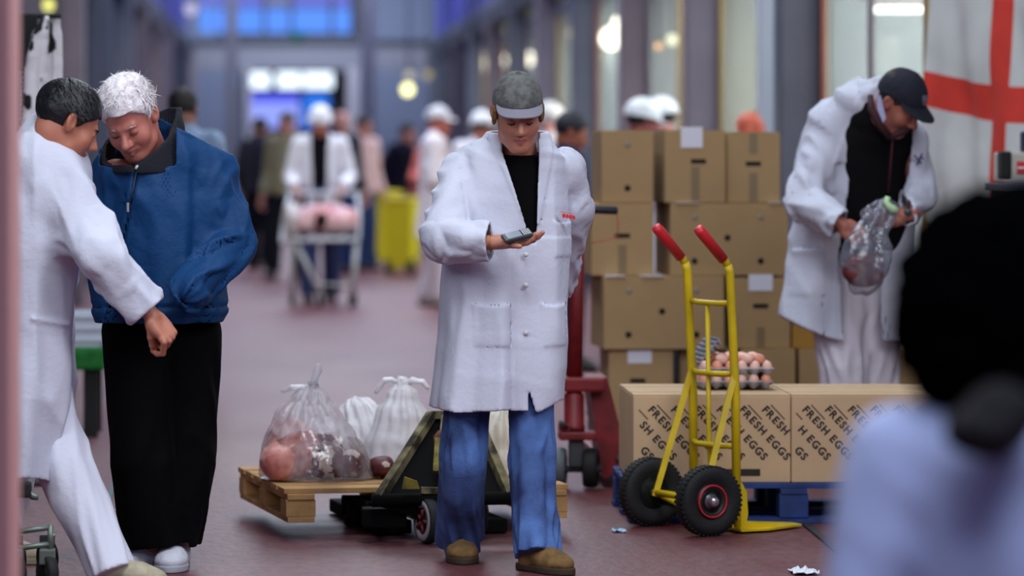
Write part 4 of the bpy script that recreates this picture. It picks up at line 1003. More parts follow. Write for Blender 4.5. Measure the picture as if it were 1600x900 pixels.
far_person('left of the two white-helmeted men behind the box stack', 1000, 25.2, 1.70, 2.2, coat=(228,228,240), hat='helmet', skin=(170,90,80), hairc=(22,20,24), shift=(-.3,0))
far_person('right of the two white-helmeted men behind the box stack', 1037, 26, 1.72, -2.4, coat=(228,222,232), hat='helmet', skin=(196,130,120), hairc=(22,20,24))
far_person('red-faced bald man looking over the right end of the box stack', 1168, 25, 1.64, 1.3, coat=(222,226,238), skin=(222,104,78), hairc=(150,130,125), bald=True)
# ------------------------------------------------------------------ cartons
CARD = M('cardboard', (176,144,100), rough=.8, bump=(30,.15), var=(3,.1)); CARD2 = M('cardboard_ochre', (170,126,50), rough=.8); CARDL = M('cardboard_pale', (204,172,134), rough=.75, bump=(30,.12), var=(4,.08))
INK = M('ink_dark', (38,30,26), rough=.7); TAPE = M('tape_brown', (134,112,78), rough=.35); PAPER = M('paper_white', (228,228,238), rough=.7); HOLEG = M('hole_grey', (146,134,120), rough=.8); DARKH = M('hole_dark', (16,13,12), rough=.9)
def carton(label, px0, px1, z, h, Y, depth, rz=0., holes=(), slot=None, tape=None, sticker=None, mat=None, name='cardboard_box', group=None, top_sheet=None, gap=.0):
    a, c = P(px0, 0, Y)[0], P(px1, 0, Y)[0]; w = c-a; x = (a+c)/2
    t = thing(name, label, 'box', (x, Y, z), rz, group); L = lambda nm, b, m: link(nm, b.mesh(), m, t, local=True)
    m = mat or CARD
    L('carton_body', B().box((0, depth/2, (h-.006)/2), (w, depth, h-.006), bev=.004), m)
    for s in (-1, 1): L('flap', B().box((s*(w/4), depth/2, h-.003), (w/2-.003, depth-.002, .005)) if w > depth*0 and w < depth else B().box((0, depth/2+s*depth/4, h-.003), (w-.002, depth/2-.003, .005)), m)
    for (hx, hz, dk) in holes: L('vent_hole', B().lathe((hx*w, -.0005, hz*h), (0,1,0), [(.0001,-.001),(.0135,-.001),(.0155,.001)], 16), DARKH if dk else HOLEG)
    if slot: L('hand_slot', B().box((slot[0]*w, -.001, slot[1]*h), (.07, .002, .02), bev=.0009), DARKH)
    for (tz0, tz1) in (tape or ()): L('tape', B().box((.0, -.001, (tz0+tz1)/2*h), (.038, .002, (tz1-tz0)*h)), TAPE)
    for (sx, sz, sw, sh_) in (sticker or ()): L('shipping_label', B().box((sx*w, -.002, sz*h), (sw, .002, sh_)), PAPER)
    for (sx, sw) in (top_sheet or ()): L('paper_sheet', B().box((sx*w, .04, h+.001), (sw, .1, .002)), PAPER)
    return t
hW = ((-.29,.80,0),(.27,.80,0),(-.015,.52,1),(-.295,.2,1),(.268,.2,1))
YS = 17.7; z1, z2, z3, z4 = .155, .49, .825, 1.16; hh = .334
carton('narrow cardboard box with two punched holes at the left of the top row', 940, 1021, z4, hh, YS-.02, .5, .01, holes=((0,.80,0),(0,.2,1)))
carton('cardboard box with a white label at its top edge in the top row', 1039, 1134, z4, hh, YS-.05, .5, .02, slot=(.05,.57), tape=((.02,.5),), sticker=((-.06,.9,.1,.095),))
carton('cardboard box at the right end of the top row', 1135, 1219, z4, .326, YS-.02, .5, .0, slot=(-.0,.55), tape=((.02,.42),(.7,.98)))
carton('cardboard box with a black hand slot behind the black jack handle', 924, 1021, z3, hh, YS-.05, .5, .02, slot=(0,.55), tape=((.02,.42),))
carton('wide cardboard box with five punched holes, second row from the top', 1047, 1232, z3, hh, YS-.05, .5, .04, holes=hW, top_sheet=((-.36,.11),(.4,.07)))
carton('wide cardboard box with punched holes at the left of the third row', 943, 1132, z2, hh, YS-.12, .5, .04, holes=hW, top_sheet=((-.4,.09),(-.1,.1)))
carton('cardboard box with white label and hand slot right of the yellow truck, third row', 1142, 1235, z2, .326, YS-.05, .5, 0, slot=(0,.6), tape=((.02,.3),), sticker=((.0,.93,.11,.075),))
carton('bottom left cardboard box of the stack with a crooked white label', 951, 1052, z1, hh, YS-.1, .5, 0, slot=(-.05,.57), sticker=((-.02,.9,.11,.06),))
carton('bottom row cardboard box behind the yellow truck and egg trays', 1062, 1148, z1, hh, YS-.05, .5, 0)
carton('bottom row cardboard box just right of the egg trays', 1158, 1243, z1, hh, YS-.1, .5, 0, holes=((-.3,.8,1),))
carton('bottom row cardboard box between the bending man\'s coat and the trays', 1249, 1342, z1, hh, YS-.1, .5, 0, holes=((0,.25,1),))
carton('bottom row cardboard box right of the bending man\'s legs', 1347, 1440, z1, hh, YS-.1, .5, 0, holes=((-.05,.2,1),))
carton('flat ochre cardboard box behind the bending man\'s coat hem', 1238, 1330, z2, .13, YS-.05, .4, 0, mat=CARD2)
st = solo('strapping_band', B().box((P(1056,0,17.58)[0], 17.585, .4), (.02,.006,.18)).mesh(), M('strap_black', (24,26,32), rough=.4), 'short black plastic strap at the corner of the bottom left box', 'strap', (P(1056,0,17.58)[0], 17.585, .31))
# glyphs
_G = {}
def glyph(ch):
    if ch not in _G:
        cu = bpy.data.curves.new('g', 'FONT'); cu.body = ch; cu.size = 1; cu.offset = .034; cu.extrude = .015; cu.resolution_u = 3
        o = bpy.data.objects.new('g', cu); COL.objects.link(o); bpy.context.view_layer.update()
        me = bpy.data.meshes.new_from_object(o.evaluated_get(bpy.context.evaluated_depsgraph_get()))
        V = np.array([v.co[:] for v in me.vertices]); F = [tuple(p.vertices) for p in me.polygons]
        bpy.data.objects.remove(o); bpy.data.curves.remove(cu); bpy.data.meshes.remove(me)
        _G[ch] = (V, F, V[:,0].min(), V[:,0].max())
    return _G[ch]
def egg_box(label, x, y, z, w=.594, d=.316, h=.332, x0=.05, front=True):
    t = thing('cardboard_box', label, 'box', (x, y, z), 0)
    L = lambda nm, me, m: link(nm, me, m, t, local=True)
    L('carton_body', B().box((0, d/2, (h-.006)/2), (w, d, h-.006), bev=.004).mesh(), CARDL)
    for s in (-1, 1): L('flap', B().box((0, d/2+s*d/4, h-.003), (w-.002, d/2-.004, .006)).mesh(), CARDL)
    L('tape', B().box((0, d/2, h+.0012), (w-.01, .05, .0016)).mesh(), M('tape_cream', (214,190,150), rough=.3))
    if not front: return t
    small = B(); ang = math.radians(-47); ca, sa = math.cos(ang), math.sin(ang); sz = .0405
    for k in range(-4, 7):
        u = 0; V, F = [], []
        bx, bz = -w/2+x0+k*.086, .272
        for wd in ('FRESH', 'EGGS'):
            for ch in wd:
                g, f, g0, g1 = glyph(ch); gw = (g1-g0)*sz*1.0
                cx, cz = bx+(u+gw/2)*ca-(.014)*sa, bz+(u+gw/2)*sa+.014*ca
                if -w/2+.028 < cx < w/2-.01 and .062 < cz < .29:
                    q = g.copy(); q[:,0] = (q[:,0]-g0)*sz+u; q[:,1] *= sz; o = len(V)
                    V += [(bx+a*ca-b*sa, -.0008-c*sz, bz+a*sa+b*ca) for a, b, c in q]; F += [tuple(i+o for i in ff) for ff in f]
                u += gw+.0055
            u += .016
        if V: L('printed_line', raw(V, F), INK)
        for i in range(9):     # a line of tiny unreadable print above each FRESH
            uu = .012+i*.0085; cx = bx+uu*ca-.04*sa; cz = bz+uu*sa+.04*ca
            if -w/2+.02 < cx < w/2-.02 and cz < .305: small.box((cx, -.001, cz), (.006,.0015,.005), R=Matrix.Rotation(-ang, 3, 'Y'))
    L('small_print', small.mesh(), INK)
    L('bottom_bar', B().box((w/2-.185, -.001, .038), (.14,.002,.026)).mesh(), INK)
    return t
ez = .152
egg_box('pale egg carton printed FRESH EGGS behind the yellow truck, front left', 1.625, 14.5, ez, x0=.055)
egg_box('pale egg carton printed FRESH EGGS at the front, right of the other', 2.222, 14.5, ez, x0=.04)
egg_box('egg carton behind the left printed one, under the egg trays', 1.627, 14.825, ez, front=False)
egg_box('egg carton behind the right printed one, at the bending man\'s feet', 2.224, 14.825, ez, front=False)
# ------------------------------------------------------------------ pallets
def pallet(label, origin, w, d, h, mat, rz=0., nb=5, name='pallet', nd=3, along=False):
    """w along local x (boards), d along local y"""
    t = thing(name, label, 'pallet', origin, rz); L = lambda nm, b: link(nm, b.mesh(), mat, t, local=True)
    bt = .02; rg = random.Random(int(w*1000+d*100))
    for i in range(nb):
        y = (i+.5)*d/nb; L('plank', B().box((w/2, y, h-bt/2), (w+rg.uniform(-.006,.006), d/nb*.78, bt), bev=.003))
    for i in range(3):
        x = (.06, w/2, w-.06)[i]
        L('stringer', B().box((x, d/2, h-bt*1.5), (.1, d, bt), bev=.002))
        for j in range(3):
            y = (.06, d/2, d-.06)[j]; L('block', B().box((x, y, (h-bt*2+bt)/2), (.11, .11, h-bt*3), bev=.004))
    for j in range(3):
        y = (.06, d/2, d-.06)[j]; x = (.06, w/2, w-.06)[j]
        L('bottom_plank', B().box((x, d/2, bt/2), (.1, d, bt), bev=.002) if along else B().box((w/2, y, bt/2), (w, .1, bt), bev=.002))
    return t
bluew = M('pallet_blue', (32,62,130), rough=.7, var=(9,.45), bump=(25,.4)); woodp = M('pallet_pine', (198,152,96), rough=.8, var=(7,.35), bump=(30,.4)); woodd = M('pallet_old', (120,96,70), rough=.85, var=(7,.4), bump=(30,.4))
pallet('blue painted pallet under the printed egg cartons', (1.31, 14.46, .001), 1.24, .8, .15, bluew)
pallet('worn blue pallet under the left half of the box stack', (1.46, 17.5, .001), .78, .9, .153, bluew)
pallet('weathered pallet under the right half of the box stack', (2.27, 17.5, .001), .82, .9, .153, woodd)
# pallet carried by the low cart
pz = .062; pr = math.radians(10.5)
pallet('light pine pallet carried low behind the walking woman', (.012, 13.86, pz), 1.06, 1.0, .122, woodp, rz=pr, nb=6, along=True)
def pp(x, y, z=0): c, s = math.cos(pr), math.sin(pr); return V3(.012+x*c-y*s, 13.86+x*s+y*c, z)
ptop = pz+.122
# ------------------------------------------------------------------ bags of meat on the pallet
def tie_bag(label, C, A, D, seed, ears, mat=film, res=.007, amp=.009, low=None):
    t = thing('plastic_bag', label, 'bag', (C[-1][0], C[-1][1], C[-1][2]-.02), 0, None)
    z1 = C[0][2]; z0 = C[-1][2]
    def fl(th, s, p): return amp*(np.sin(th*13+seed+1.5*noise(p*5+seed))*(.25+.5*np.clip((p[:,2]-z0)/(z1-z0), 0, 1))+.5*(1-2.4*np.abs(noise(np.stack([np.cos(th)*3+seed, np.sin(th)*3, p[:,2]*5], 1))))+.35*(1-2*np.abs(noise(p*22+seed))))
    s = mod(loft(C, A, D, (1,0,0), fl), lambda p, d: np.maximum(d, ptop+.003-p[:,2]))
    link('film', sdf_mesh(s, res, cls=None if low is None else (lambda q: (q[:,2] < low+.05*noise(q*9+seed)-.25*(q[:,0]-C[2][0])*(q[:,0] > C[2][0])).astype(int))), [mat] if low is None else [mat, film_c], t)
    k = np.array(C[0])
    link('knot', sdf_mesh(mod(ell(k+V3(0,0,.008), (.02,.018,.02)), lambda p, d: d+.004*noise(p*60)), .004), mat, t)
    for pts, wd in ears:
        pts = [np.array(q) for q in pts]; V = []; n = len(pts)
        Aw = [wd*v for v in np.interp(np.linspace(0, 1, n), [0,.35,.75,1], [.3,1,1.1,.6])]
        e = loft(pts, Aw, [.009]*n, (.3,1,.2) if abs(pts[-1][0]-pts[0][0]) > .06 else (1,.2,0), lambda th, s, p: .004*noise(p*38+seed))
        link('ear', sdf_mesh(e, .005), mat, t)
    return t
def P3(px, py, Y): return P(px, py, Y)
Yb = 14.3
tie_bag('tied clear bag of pink and red meat at the left end of the pallet',
    [P3(490,604,Yb), P3(487,632,Yb), P3(484,668,Yb), P3(486,708,Yb), P3(494,742,Yb), P3(496,757,Yb)], [.024,.075,.135,.182,.21,.215], [.025,.07,.12,.17,.2,.2], 1.3,
    low=ptop+.19, ears=[([P3(489,604,Yb), P3(492,592,Yb), P3(497,578,Yb), P3(497,571,Yb)], .016), ([P3(488,606,Yb), P3(470,606,Yb), P3(455,605,Yb), P3(443,612,Yb)], .02)])
tie_bag('tied milky bag standing upright against the dark trolley frame',
    [P3(628,600,14.5), P3(628,622,14.5), P3(626,655,14.5), P3(624,700,14.5), P3(622,742,14.5), P3(620,756,14.5)], [.028,.062,.1,.135,.15,.14], [.03,.06,.09,.12,.14,.13], 4.2,
    [([P3(626,600,14.5), P3(612,592,14.5), P3(600,594,14.5), P3(588,612,14.5)], .02), ([P3(630,600,14.5), P3(645,594,14.5), P3(660,596,14.5), P3(668,606,14.5)], .02)], mat=film_m)
tie_bag('slumped milky bag between the two upright bags',
    [P3(556,640,14.75), P3(562,655,14.75), P3(572,690,14.7), P3(575,725,14.7), P3(575,748,14.7)], [.05,.09,.12,.13,.12], [.05,.08,.1,.11,.1], 7.7,
    [([P3(552,640,14.75), P3(546,643,14.75), P3(541,652,14.75)], .02)], mat=film_m)
tie_bag('full white bag seen between the woman\'s legs', 
    [P3(790,645,14.55), P3(788,662,14.55), P3(786,690,14.5), P3(786,725,14.5), P3(786,752,14.5)], [.05,.09,.13,.15,.15], [.05,.08,.12,.14,.14], 9.1,
    [([P3(792,646,14.55), P3(800,640,14.55), P3(808,646,14.55)], .018)], mat=thin('film_cream', (240,232,214), .06, .35, .2, 8))
def meat(label, s, mats, base, cls=None, res=.007):
    me = sdf_mesh(s, res, cls=cls); solo('meat_joint', me, mats, label, 'meat', base)
zb = ptop
c = P(452, 705, 14.25)
ax = nrm(P(432,752,14.1)-P(464,668,14.35)); c0, c1 = P(460,690,14.36), P(438,744,14.18)
c1[2] = max(c1[2], zb+.062)
s = mod(U(.03, cap(c0, c1, .085, .07), cap(c0+V3(.05,.02,-.06), c1+V3(.05,.05,0), .07, .06), cap(c0+V3(-.05,.0,-.06), c1+V3(-.02,.06,0), .07, .055)), lambda p, d: np.maximum(d+.006*noise(p*18)+.003*noise(p*50), zb+.006-p[:,2]))
meat('pink pale-skinned joint standing at the left in the clear bag', s, [meat_pink, meat_red], (c0[0], c0[1], zb), cls=lambda q: ((q-c1)@ax > .2).astype(int))
for lab, px, py, r, k in (('dark red round cut in the middle of the clear bag', 512, 728, (.08,.07,.075), 1), ('marbled red cut at the right in the clear bag', 549, 735, (.07,.07,.055), 5), ('dark joint behind the others in the clear bag', 506, 700, (.075,.06,.06), 9)):
    Yq = 14.27 if k != 9 else 14.42; cc = P(px, py, Yq); cc[2] = max(cc[2], zb+r[2]*.9)
    s = mod(ell(cc, r), lambda p, d, k=k: np.maximum(d+.012*noise(p*16+k)+.004*noise(p*45), zb+.006-p[:,2]))
    meat(lab, s, [meat_red, fat], (cc[0], cc[1], zb), cls=lambda q, k=k: (noise(q*np.array([34,34,20])+k*3)+.4*noise(q*80) > .16).astype(int))
cc = P(595,736,14.3); cc[2] = zb+.045
meat('small red cut at the foot of the upright milky bag', mod(ell(cc, (.05,.045,.045)), lambda p, d: d+.008*noise(p*22)), [meat_red, fat], (cc[0], cc[1], zb), cls=lambda q: (noise(q*28+2) > .2).astype(int))
# ------------------------------------------------------------------ the dark A-shaped trolley in front of the pallet
t = thing('trolley', 'dark timber-edged trolley frame leaning like an A behind the woman', 'trolley', (P(690,0,13.8)[0], 13.85, 0))
tim = M('trolley_timber', (150,138,100), rough=.85, var=(14,.6), tint=(46,40,22), bump=(30,.5)); dk = M('trolley_black', (9,8,8), rough=.8, spec=.15); yel = M('trolley_yellow', (150,134,44), rough=.7, var=(20,.6), tint=(60,52,16)); rust = M('trolley_rust', (112,56,36), rough=.85, var=(30,.5))
tl, tr, bl, br = P(674,648,14.0), P(742,648,14.0), P(590,782,13.72), P(798,778,13.76)
link('side_rail', B().tube([bl, tl], .022, 4, sq=True).mesh(), tim, t); link('side_rail', B().tube([br, tr], .022, 4, sq=True).mesh(), tim, t)
link('top_rail', B().tube([tl, tr], .02, 4, sq=True).mesh(), tim, t); link('bottom_bar', B().tube([bl+V3(-.02,0,0), br+V3(.02,0,0)], .024, 8).mesh(), dk, t)
n_ = nrm(np.cross(tr-tl, bl-tl)); link('back_panel', B().prism([tl+n_*.01*0+V3(0,.03,0), tr+V3(0,.03,0), br+V3(0,.03,.02), bl+V3(0,.03,.02)], (0,.012,0)).mesh(), dk, t)
link('upright_rod', B().tube([P(693,650,13.93), P(686,742,13.78)], .009, 8).mesh(), tim, t)
link('lever', B().tube([P(689,676,13.9), P(682,684,13.86), P(684,700,13.85)], .013, 8).mesh(), rust, t)
link('yellow_strut', B().tube([P(684,686,13.85), P(681,738,13.76)], .014, 4, sq=True).mesh(), yel, t)
link('yellow_plate', B().prism([P(632,745,13.68), P(652,752,13.68), P(656,764,13.68), P(628,764,13.68)], (0,.02,0)).mesh(), yel, t)
link('cross_member', B().tube([P(658,766,13.72), P(745,768,13.74)], .016, 4, sq=True).mesh(), tim, t)
link('axle', B().tube([P(668,812,13.75), P(752,806,13.95)], .016, 10).mesh(), dk, t)
link('gusset', B().prism([bl+V3(.0,0,-.02), P(668,782,13.74), P(664,820,13.74), P(640,806,13.74)], (0,.03,0)).mesh(), dk, t)
rub = M('rubber_grey', (34,38,40), rough=.75, bump=(60,.3)); hubr = M('hub_red', (120,40,48), rough=.5); hubg = M('hub_grey', (120,116,118), rough=.5)
def wheel(root, c, axis, R, W, rubber, hub, nm='wheel', hubr_=.55, bolts=0):
    ax = nrm(axis); c = np.array(c, float)
    pr_ = [(R*.62,-W*.42),(R*.9,-W*.5),(R*.98,-W*.3),(R,0),(R*.98,W*.3),(R*.9,W*.5),(R*.62,W*.42),(R*.6,0),(R*.62,-W*.42)]
    o = link(nm, B().lathe(c, ax, pr_, 40).mesh(), rubber, root)
    link('hub', B().lathe(c, ax, [(.001,-W*.36),(R*.2,-W*.42),(R*.24,-W*.2),(R*.5,-W*.16),(R*.55,-W*.4),(R*.63,-W*.4),(R*.63,W*.4),(R*.5,W*.16),(.001,W*.3)], 32).mesh(), hub, o)
    return o, ax, c
wx = nrm(P(752,806,13.95)-P(668,812,13.75)); wx = nrm((.93,.36,0))
for (px, Yw, R) in ((668, 13.73, .083), (742, 13.98, .083)):
    c = P(px, 0, Yw); c[2] = R
    o, _, _ = wheel(t, c, wx, R, .045, rub, hubg)
    e = B()
    for k in range(5):
        a_ = k*1.2566; u = V3(0,0,1)*math.sin(a_)+np.cross(wx, V3(0,0,1))*math.cos(a_); e.tube([c-wx*.022+u*.010, c-wx*.024+u*.044], .007, 6)
    link('spoke', e.mesh(), hubr, o)
    link('rim', B().lathe(c, -wx, [(.048,.018),(.05,.0245),(.072,.0245),(.074,.018)], 36).mesh(), M('rim_pale', (176,170,172), rough=.5), o)
link('fork_blade', B().box(pp(.42,.52,.032), (.13,.9,.05), rz=pr, bev=.006).mesh(), dk, t); link('fork_blade', B().box(pp(.78,.52,.03), (.13,.9,.05), rz=pr, bev=.006).mesh(), dk, t)
link('bolster', B().box(P(600,808,13.8), (.16,.1,.07), bev=.008).mesh(), dk, t)
for (px, Yw) in ((548,14.35), (576,14.35)):
    c = P(px, 0, Yw); c[2] = .052
    w_, _, _ = wheel(t, c, (1,.1,0), .052, .045, rub, hubg, nm='caster')
    link('caster_fork', B().box(c+V3(0,0,.03), (.07,.06,.07), bev=.006).mesh(), dk, t)
link('caster_arm', B().tube([P(548,0,14.35)*V3(1,1,0)+V3(0,0,.1), P(600,0,13.86)*V3(1,1,0)+V3(0,0,.1)], .022, 6).mesh(), dk, t)
# ------------------------------------------------------------------ yellow sack truck
t = thing('sack_truck', 'yellow two-wheeled sack truck with red grips and black tyres', 'hand truck', (1.47, 14.185, 0))
ylw = M('yellow_enamel', (222,190,18), rough=.4, var=(9,.2), bump=(20,.1)); blk = M('tyre_black', (16,16,17), rough=.75, bump=(70,.35)); redg = M('grip_red', (205,36,44), rough=.45)
Cn, Cf = V3(1.556,14.0,.129), V3(1.382,14.37,.129); Mx = (Cn+Cf)/2; av = nrm(Cf-Cn); fv = V3(.905,.425,0); fv = nrm(fv-av*(fv@av)); Zv = V3(0,0,1)
def T(a, f, z): return V3(Mx[0], Mx[1], 0)+av*a+fv*f+Zv*z
for s in (-1, 1):
    a = s*.15
    link('upright', B().tube([T(a,.155,.02), T(a,.15,.5), T(a,.125,.96), T(a,.115,.985)], .0165, 12).mesh(), ylw, t)
    link('handle_bend', B().tube([T(a,.12,.975), T(a,.105,1.0), T(a,.075,1.03)], .015, 10).mesh(), ylw, t)
    g = link('grip', B().tube([T(a,.098,1.005), T(a,.0,1.11), T(a,-.012,1.122)], [.0195,.021,.018], 14).mesh(), redg, t)
    link('brace', B().tube([T(a,.15,.60), T(a*1.12,.0,.13), T(a*1.12,-.005,.115)], .0155, 4, sq=True).mesh(), ylw, t)
    link('bracket', B().prism([T(a,.13,.02), T(a,.19,.02), T(a,.2,.07), T(a,.195,.15), T(a,.17,.19), T(a,.13,.19)], av*.006*s).mesh(), ylw, t)
link('axle', B().tube([T(-.235,0,.129), T(.235,0,.129)], .013, 12).mesh(), ylw, t)
link('axle_plate', B().tube([T(-.16,0,.129), T(-.16,.155,.05)], .012, 6).mesh(), ylw, t); link('axle_plate', B().tube([T(.16,0,.129), T(.16,.155,.05)], .012, 6).mesh(), ylw, t)
for z, b_ in ((.845,.02), (.585,.02), (.32,.02)):
    link('rung', B().tube([T(-.15,.14+.01*(z<.8),z), T(-.07,.14-b_,z-.004), T(.07,.14-b_,z-.004), T(.15,.14+.01*(z<.8),z)], .011, 8).mesh(), ylw, t)
link('centre_rod', B().tube([T(0,.122,.84), T(0,.128,.32), T(0,.15,.03)], .009, 8).mesh(), ylw, t)
tp = link('toe_plate', B().prism([T(-.19,.15,.008), T(-.19,.27,.008), T(-.1,.47,.008), T(-.03,.47,.008), T(.1,.33,.008), T(.19,.24,.008), T(.19,.15,.008)], Zv*.008).mesh(), ylw, t)
link('plate_rib', B().prism([T(-.16,.16,.016), T(-.16,.34,.016), T(-.16,.16,.05)], av*.008).mesh(), ylw, tp); link('plate_rib', B().prism([T(.12,.16,.016), T(.12,.3,.016), T(.12,.16,.05)], av*.008).mesh(), ylw, tp)
for c, s in ((Cn, -1), (Cf, 1)):
    R, W = .1285, .075; b = B()
    b.lathe(c, av, [(R*.5,-W*.3),(R*.6,-W*.44),(R*.8,-W*.5),(R*.94,-W*.4),(R,-W*.15),(R,W*.15),(R*.94,W*.4),(R*.8,W*.5),(R*.6,W*.44),(R*.5,W*.3),(R*.5,-W*.3)], 56)
    w_ = link('tyre', b.mesh(), blk, t)
    e = B()
    for k in range(44):
        an = k*2*math.pi/44; u = np.cross(av, Zv)*math.cos(an)+Zv*math.sin(an); tg = np.cross(av, u)
        for q in (-1, 1): e.box(c+u*(R*.985)+av*q*W*.2, (.010,.022,.006), R=Matrix(np.stack([tg, av, u], 1).tolist()))
    me = e.mesh()
    link('tread_lugs', me, blk, w_)['kind'] = 'stuff'
    link('rim', B().lathe(c, av, [(R*.30,s*W*.02),(R*.32,s*W*.32),(R*.40,s*W*.40),(R*.50,s*W*.36),(R*.52,s*W*.2),(R*.52,-s*W*.3),(R*.3,-s*W*.1)], 40).mesh(), M('rim_black', (24,20,20), rough=.5), w_)
    link('rim_ring', B().tube([c+av*s*W*.42+(np.cross(av,Zv)*math.cos(a_)+Zv*math.sin(a_))*R*.45 for a_ in np.linspace(0, 6.2832, 37)[:-1]], .0035, 6, closed=True).mesh(), redg, w_)
    link('hub_cap', B().lathe(c, av*s, [(R*.3,W*.1),(R*.22,W*.3),(R*.15,W*.42),(R*.14,W*.62),(R*.09,W*.7),(.0005,W*.72)], 24).mesh(), M('chrome', (200,200,205), rough=.25, metal=.9), w_)
# ------------------------------------------------------------------ red pallet truck
Yj = 15.95; redj = M('jack_red', (128,22,28), rough=.5, var=(12,.4), bump=(20,.2)); gr = M('jack_grey', (56,58,62), rough=.6)
t = thing('pallet_truck', 'dark red pallet truck with upright handle beside the box stack', 'pallet truck', (P(900,0,Yj)[0], Yj, 0))
link('handle_shaft', B().tube([P(897,592,Yj), P(901,470,Yj-.02), P(905,372,Yj-.03)], [.034,.030,.026], 12).mesh(), redj, t)
link('handle_fork', B().tube([P(905,374,Yj-.03), P(893,352,Yj-.03), P(890,330,Yj-.03)], .014, 8).mesh(), redj, t); link('handle_fork', B().tube([P(905,374,Yj-.03), P(919,352,Yj-.03), P(923,330,Yj-.03)], .014, 8).mesh(), redj, t)
link('handle_bar', B().tube([P(868,324,Yj-.03), P(900,326,Yj-.03), P(962,329,Yj-.03), P(965,329,Yj-.03)], [.015,.017,.017,.013], 12).mesh(), M('grip_black', (22,24,34), rough=.5), t)
link('release_lever', B().tube([P(907,352,Yj-.04), P(907,338,Yj-.05), P(920,336,Yj-.05)], .006, 6).mesh(), gr, t)
link('yoke', B().box(P(912,600,Yj), (.175,.1,.062), bev=.012).mesh(), redj, t)
link('pump_cylinder', B().lathe(P(897,673,Yj), (0,0,1), [(.044,0),(.046,.02),(.042,.025),(.042,.15),(.03,.16),(.03,.2)], 24).mesh(), redj, t)
link('pump_base', B().box(P(902,680,Yj), (.155,.12,.035), bev=.008).mesh(), redj, t); link('pump_base', B().box(P(882,668,Yj-.03), (.05,.05,.03), bev=.006).mesh(), redj, t)
link('foot_lever', B().tube([P(885,668,Yj-.05), P(876,660,Yj-.09)], .011, 8).mesh(), gr, t)
link('frame_plate', B().prism([P(919,590,Yj+.03), P(949,590,Yj+.03), P(980,712,Yj+.03), P(976,722,Yj+.03), P(946,748,Yj+.03), P(941,744,Yj+.03)], (0,.34,0)).mesh(), redj, t)
link('pivot_bolt', B().lathe(P(968,717,Yj+.025), (0,1,0), [(.001,-.01),(.016,-.008),(.016,.01)], 12).mesh(), gr, t)
link('wheel_fork', B().box(P(900,705,Yj), (.06,.07,.13), bev=.01).mesh(), gr, t)
link('axle', B().tube([P(866,733,Yj), P(940,733,Yj)], .014, 8).mesh(), gr, t)
for px, m_ in ((873, M('rubber_pale', (92,100,104), rough=.7)), (923, blk)):
    c = P(px, 0, Yj); c[2] = .086; wheel(t, c, (1,-.15,0), .084, .062, m_, gr)
for X_, in ((1.32,), (1.48,)): pass
link('fork_blade', B().box((P(955,0,Yj)[0]+.02, Yj+.78, .115), (.15,.85,.05), bev=.008).mesh(), redj, t)
# thin red cord from the handle to the boxes
solo('cord', B().tube([P(963,331,15.92), P(966,350,15.93), P(965,368,15.95), P(950,375,15.95), P(925,379,15.95)], .0022, 6).mesh(), M('cord_red', (190,70,60)), 'thin red cord dangling from the black jack handle', 'cord', P(963,331,15.92))
# ------------------------------------------------------------------ egg trays
def tray_mesh():
    n = 55; Wd = .288; V = []; xs = np.linspace(-Wd/2, Wd/2, n)
    X_, Y_ = np.meshgrid(xs, xs, indexing='ij'); k = 2*math.pi/.0475
    Zt = .018+.0165*np.cos(X_*k)*1+0; Zt = .004+.036*(.5-.25*np.cos((X_+Wd/2)*k)-.25*np.cos((Y_+Wd/2)*k))
    Zt = .040-Zt+.002; Zt = np.where((np.abs(X_) > Wd/2-.004) | (np.abs(Y_) > Wd/2-.004), .03, Zt)
    top = np.stack([X_, Y_, Zt], -1).reshape(-1, 3); bot = top-V3(0,0,.0025); V = np.concatenate([top, bot]); i = np.arange(n*n).reshape(n, n); N_ = n*n
    Q = np.stack([i[:-1,:-1], i[1:,:-1], i[1:,1:], i[:-1,1:]], -1).reshape(-1, 4); Qs = [Q, Q[:, ::-1]+N_]
    for e in (i[0,:], i[-1,::-1], i[::-1,0], i[:,-1]): Qs.append(np.stack([e[:-1], e[1:], e[1:]+N_, e[:-1]+N_], 1))
    return raw(V, np.concatenate(Qs), True)
pulp = M('tray_pulp', (150,150,160), rough=.9, bump=(80,.5), var=(20,.15)); tm = tray_mesh()
tx, ty, tz = P(1143,0,14.86)[0], 14.86, ez+.334+.003
tm.materials.append(pulp)
for i, lab in enumerate(('grey pulp egg tray lying on the egg cartons, lower one', 'grey pulp egg tray full of eggs, upper one')):
    o = bpy.data.objects.new('egg_tray', tm); COL.objects.link(o); o.location = (tx+i*.004, ty, tz+i*.05); tag(o, lab, 'tray', 'egg trays on the carton')
o = bpy.data.objects.new('egg_tray', tm); COL.objects.link(o); o.location = (tx-.085, ty+.02, tz+.128); o.rotation_euler = (0, -.9, .1); o.scale = (.42,.8,1); tag(o, 'pale torn piece of egg tray tilted against the left side of the egg heap', 'tray')
bm = bmesh.new(); bmesh.ops.create_uvsphere(bm, u_segments=14, v_segments=10, radius=1)
for v in bm.verts: v.co = Vector((v.co.x*.0205, v.co.y*.0205, v.co.z*.0265*(1.08 if v.co.z > 0 else .95)))
em = bpy.data.meshes.new('egg'); bm.to_mesh(em); bm.free(); em.polygons.foreach_set('use_smooth', np.ones(len(em.polygons), bool))
em.materials.append(M('egg_shell', (228,150,120), rough=.45, var=(9,.12))); em2 = em.copy(); em2.materials.clear(); em2.materials.append(M('egg_shell_rose', (232,186,170), rough=.45, var=(9,.1)))
rg = random.Random(4)
